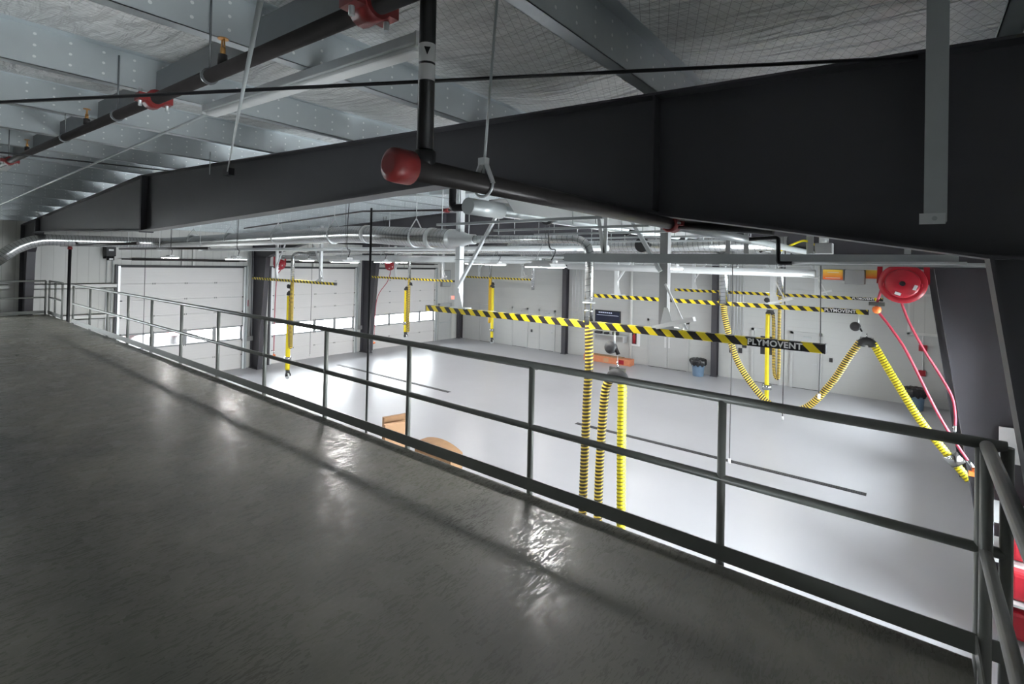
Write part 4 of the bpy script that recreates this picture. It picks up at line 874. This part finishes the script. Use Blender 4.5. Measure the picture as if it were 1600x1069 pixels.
# ------------------------------------------------------------ loose things
def bin_(X, Y, label):
    root = thing('waste_bin', label, 'bin', (X, Y, 0), 'waste bins with black bags')
    MB().lathe((X, Y, 0), (0,0,1), [(0, .22), (.02, .225), (.66, .275), (.68, .285), (.70, .285)], 24).build('bin_body', M_bin, root)
    m = MB(); n = 36; prof = [(.46, .29, .025), (.56, .33, .03), (.66, .34, .03), (.74, .31, .02), (.76, .24, .02), (.70, .12, .0)]; vs = []
    for (h, r, w) in prof:
        for k in range(n): a = 2*PI*k/n; rr = r+w*math.sin(k*2.3)+.5*w*math.sin(k*5.1+h*20); vs.append((X+rr*math.cos(a), Y+rr*math.sin(a), h+w*math.sin(k*1.7)*(1.6 if h < .6 else .4)))
    m.add(vs, [(i*n+k, i*n+(k+1) % n, (i+1)*n+(k+1) % n, (i+1)*n+k) for i in range(len(prof)-1) for k in range(n)], True).build('bin_bag', M_bag, root)
bin_(-7.3, 22.35, 'blue grey round bin with black bag beside the double doors'); bin_(.08, 22.2, 'blue round bin with black bag behind the slanting yellow hose')
root = thing('long_carton', 'long low orange printed carton on the floor at the end wall', 'carton', (-11.8, 22.2, 0))
MB().box(-12.85, -10.35, 22.05, 22.5, 0, .30).build('carton_body', M_orcard, root, .01)
for x in (-12.45, -11.6, -10.8): MB().box(x-.13, x+.13, 22.042, 22.05, .05, .24).build('printed_mark', M_red if x != -11.6 else M_card, root)
MB().box(-12.5, -10.8, 22.1, 22.4, .30, .34).build('lid_flap', M_cardd, root)
m = MB(); A_ = Vector((-8.95, 6.75, 0)); B_ = Vector((-8.70, 7.30, 0))
def upright_panel(P0, P1, th, h, lean):
    d = (P1-P0).normalized(); n = Vector((d.y, -d.x, 0)); L = n*lean
    vs = [P0, P1, P1+n*th, P0+n*th]; tp = [v+Vector((0,0,h))-L for v in vs]
    return [tuple(v) for v in vs+tp], [(0,3,2,1),(4,5,6,7),(0,1,5,4),(1,2,6,5),(2,3,7,6),(3,0,4,7)]
for k, (off, h) in enumerate(((0, 1.36), (.16, 1.28))):
    o_ = Vector((.20, -.12, 0))*(k*1.0)
    v, f = upright_panel(Vector((-8.86, 6.80, 0))+o_, Vector((-8.72, 7.35, 0))+o_*1.1, .10, h, .0)
    single(MB().add(v, f).build('carton', M_card if k else M_cardd, bevel=.006), 'tall flat brown carton standing below the mezzanine edge, %s' % ('left one' if k == 0 else 'right one'), 'carton', 'tall cartons below the railing')
m = MB(); n = 12; vs = []
for k in range(n+1):
    t = k/n; x = -7.25+.85*t; y = 6.32+.10*t; zz = 1.38-.22*(t-.35)**2*1.6
    vs += [(x, y, 0), (x, y+.30, 0), (x, y+.30, zz), (x, y, zz)]
fs = [(4*k+a, 4*k+4+a, 4*k+4+(a+1) % 4, 4*k+(a+1) % 4) for k in range(n) for a in range(4)] + [(0,1,2,3), (4*n+3, 4*n+2, 4*n+1, 4*n)]
single(m.add(vs, fs).build('carton', M_cardd), 'wide brown carton with bowed top peeping over the toe board', 'carton')
# red gear rack at the foot of the right column
root = thing('gear_rack', 'rack with red gear at the foot of the right column', 'rack', (1.05, 9.3, 0))
MB().box(.80, .84, 9.0, 9.04, 0, 1.75).box(.80, .84, 9.76, 9.80, 0, 1.75).box(1.26, 1.30, 9.0, 9.04, 0, 1.75).box(1.26, 1.30, 9.76, 9.80, 0, 1.75).box(.80, 1.30, 9.0, 9.8, .5, .53).box(.80, 1.30, 9.0, 9.8, 1.0, 1.03).box(.80, 1.30, 9.0, 9.8, 1.5, 1.53).build('rack_frame', M_galvw, root)
for z in (.03, .53, 1.03): single(MB().box(1.0, 1.25, 9.1, 9.6, z, z+.36).build('gear_bag', M_red, bevel=.05), 'red gear bag on the rack by the right column, %s shelf' % {.03: 'bottom', .53: 'middle', 1.03: 'top'}[z], 'bag')
single(MB().box(.98, 1.28, 10.07, 10.09, 2.0, 2.5).build('wall_notice', M_white), 'pale notice on the right column above the red gear', 'notice')
# red vehicle outside, glimpsed through the door glass
root = thing('red_truck', 'pale red truck outside, glimpsed through the first door glass', 'truck', (-30, 6.0, 0))
MB().box(-31.2, -29.0, 3.0, 9.2, .9, 2.4).build('truck_body', M_pale, root, .1); MB().box(-31.1, -29.1, 9.2, 10.8, .7, 2.1).build('cab', M_pale, root, .15)
for y in (4.2, 8.0, 10.0): MB().cyl((-31.2, y, .43), (-29.0, y, .43), .5, 20).build('wheel', M_dark, root)
ld = bpy.data.lights.new('daylight_portal', 'AREA'); ld.shape = 'RECTANGLE'; ld.size = FILL_WIN[1]-FILL_WIN[0]; ld.size_y = FILL_WIN[3]-FILL_WIN[2]; ld.cycles.is_portal = True
lo = bpy.data.objects.new('daylight_portal', ld); COL.objects.link(lo); lo.location = (XL-.02, (FILL_WIN[0]+FILL_WIN[1])/2, (FILL_WIN[2]+FILL_WIN[3])/2); lo.rotation_euler = (PI/2, 0, -PI/2)
ld = bpy.data.lights.new('daylight_portal', 'AREA'); ld.shape = 'RECTANGLE'; ld.size = FILL_WIN2[1]-FILL_WIN2[0]; ld.size_y = FILL_WIN2[3]-FILL_WIN2[2]; ld.cycles.is_portal = True
lo = bpy.data.objects.new('daylight_portal', ld); COL.objects.link(lo); lo.location = (XR+.02, (FILL_WIN2[0]+FILL_WIN2[1])/2, (FILL_WIN2[2]+FILL_WIN2[3])/2); lo.rotation_euler = (PI/2, 0, PI/2)
# daylight portals in the door glass (sampling aid only, they give no light of their own)
for a, b in DOORS:
    for wall, s in ((XL, 1), (XR, -1)):
        ld = bpy.data.lights.new('daylight_portal', 'AREA'); ld.shape = 'RECTANGLE'; ld.size = b-a-.1; ld.size_y = .55 if s > 0 else 3.1; ld.cycles.is_portal = True
        lo = bpy.data.objects.new('daylight_portal', ld); COL.objects.link(lo); lo.location = (wall-s*.12, (a+b)/2, DTOP/7*(2.5 if s > 0 else 3.5)); lo.rotation_euler = (PI/2, 0, -PI/2 if s > 0 else PI/2)
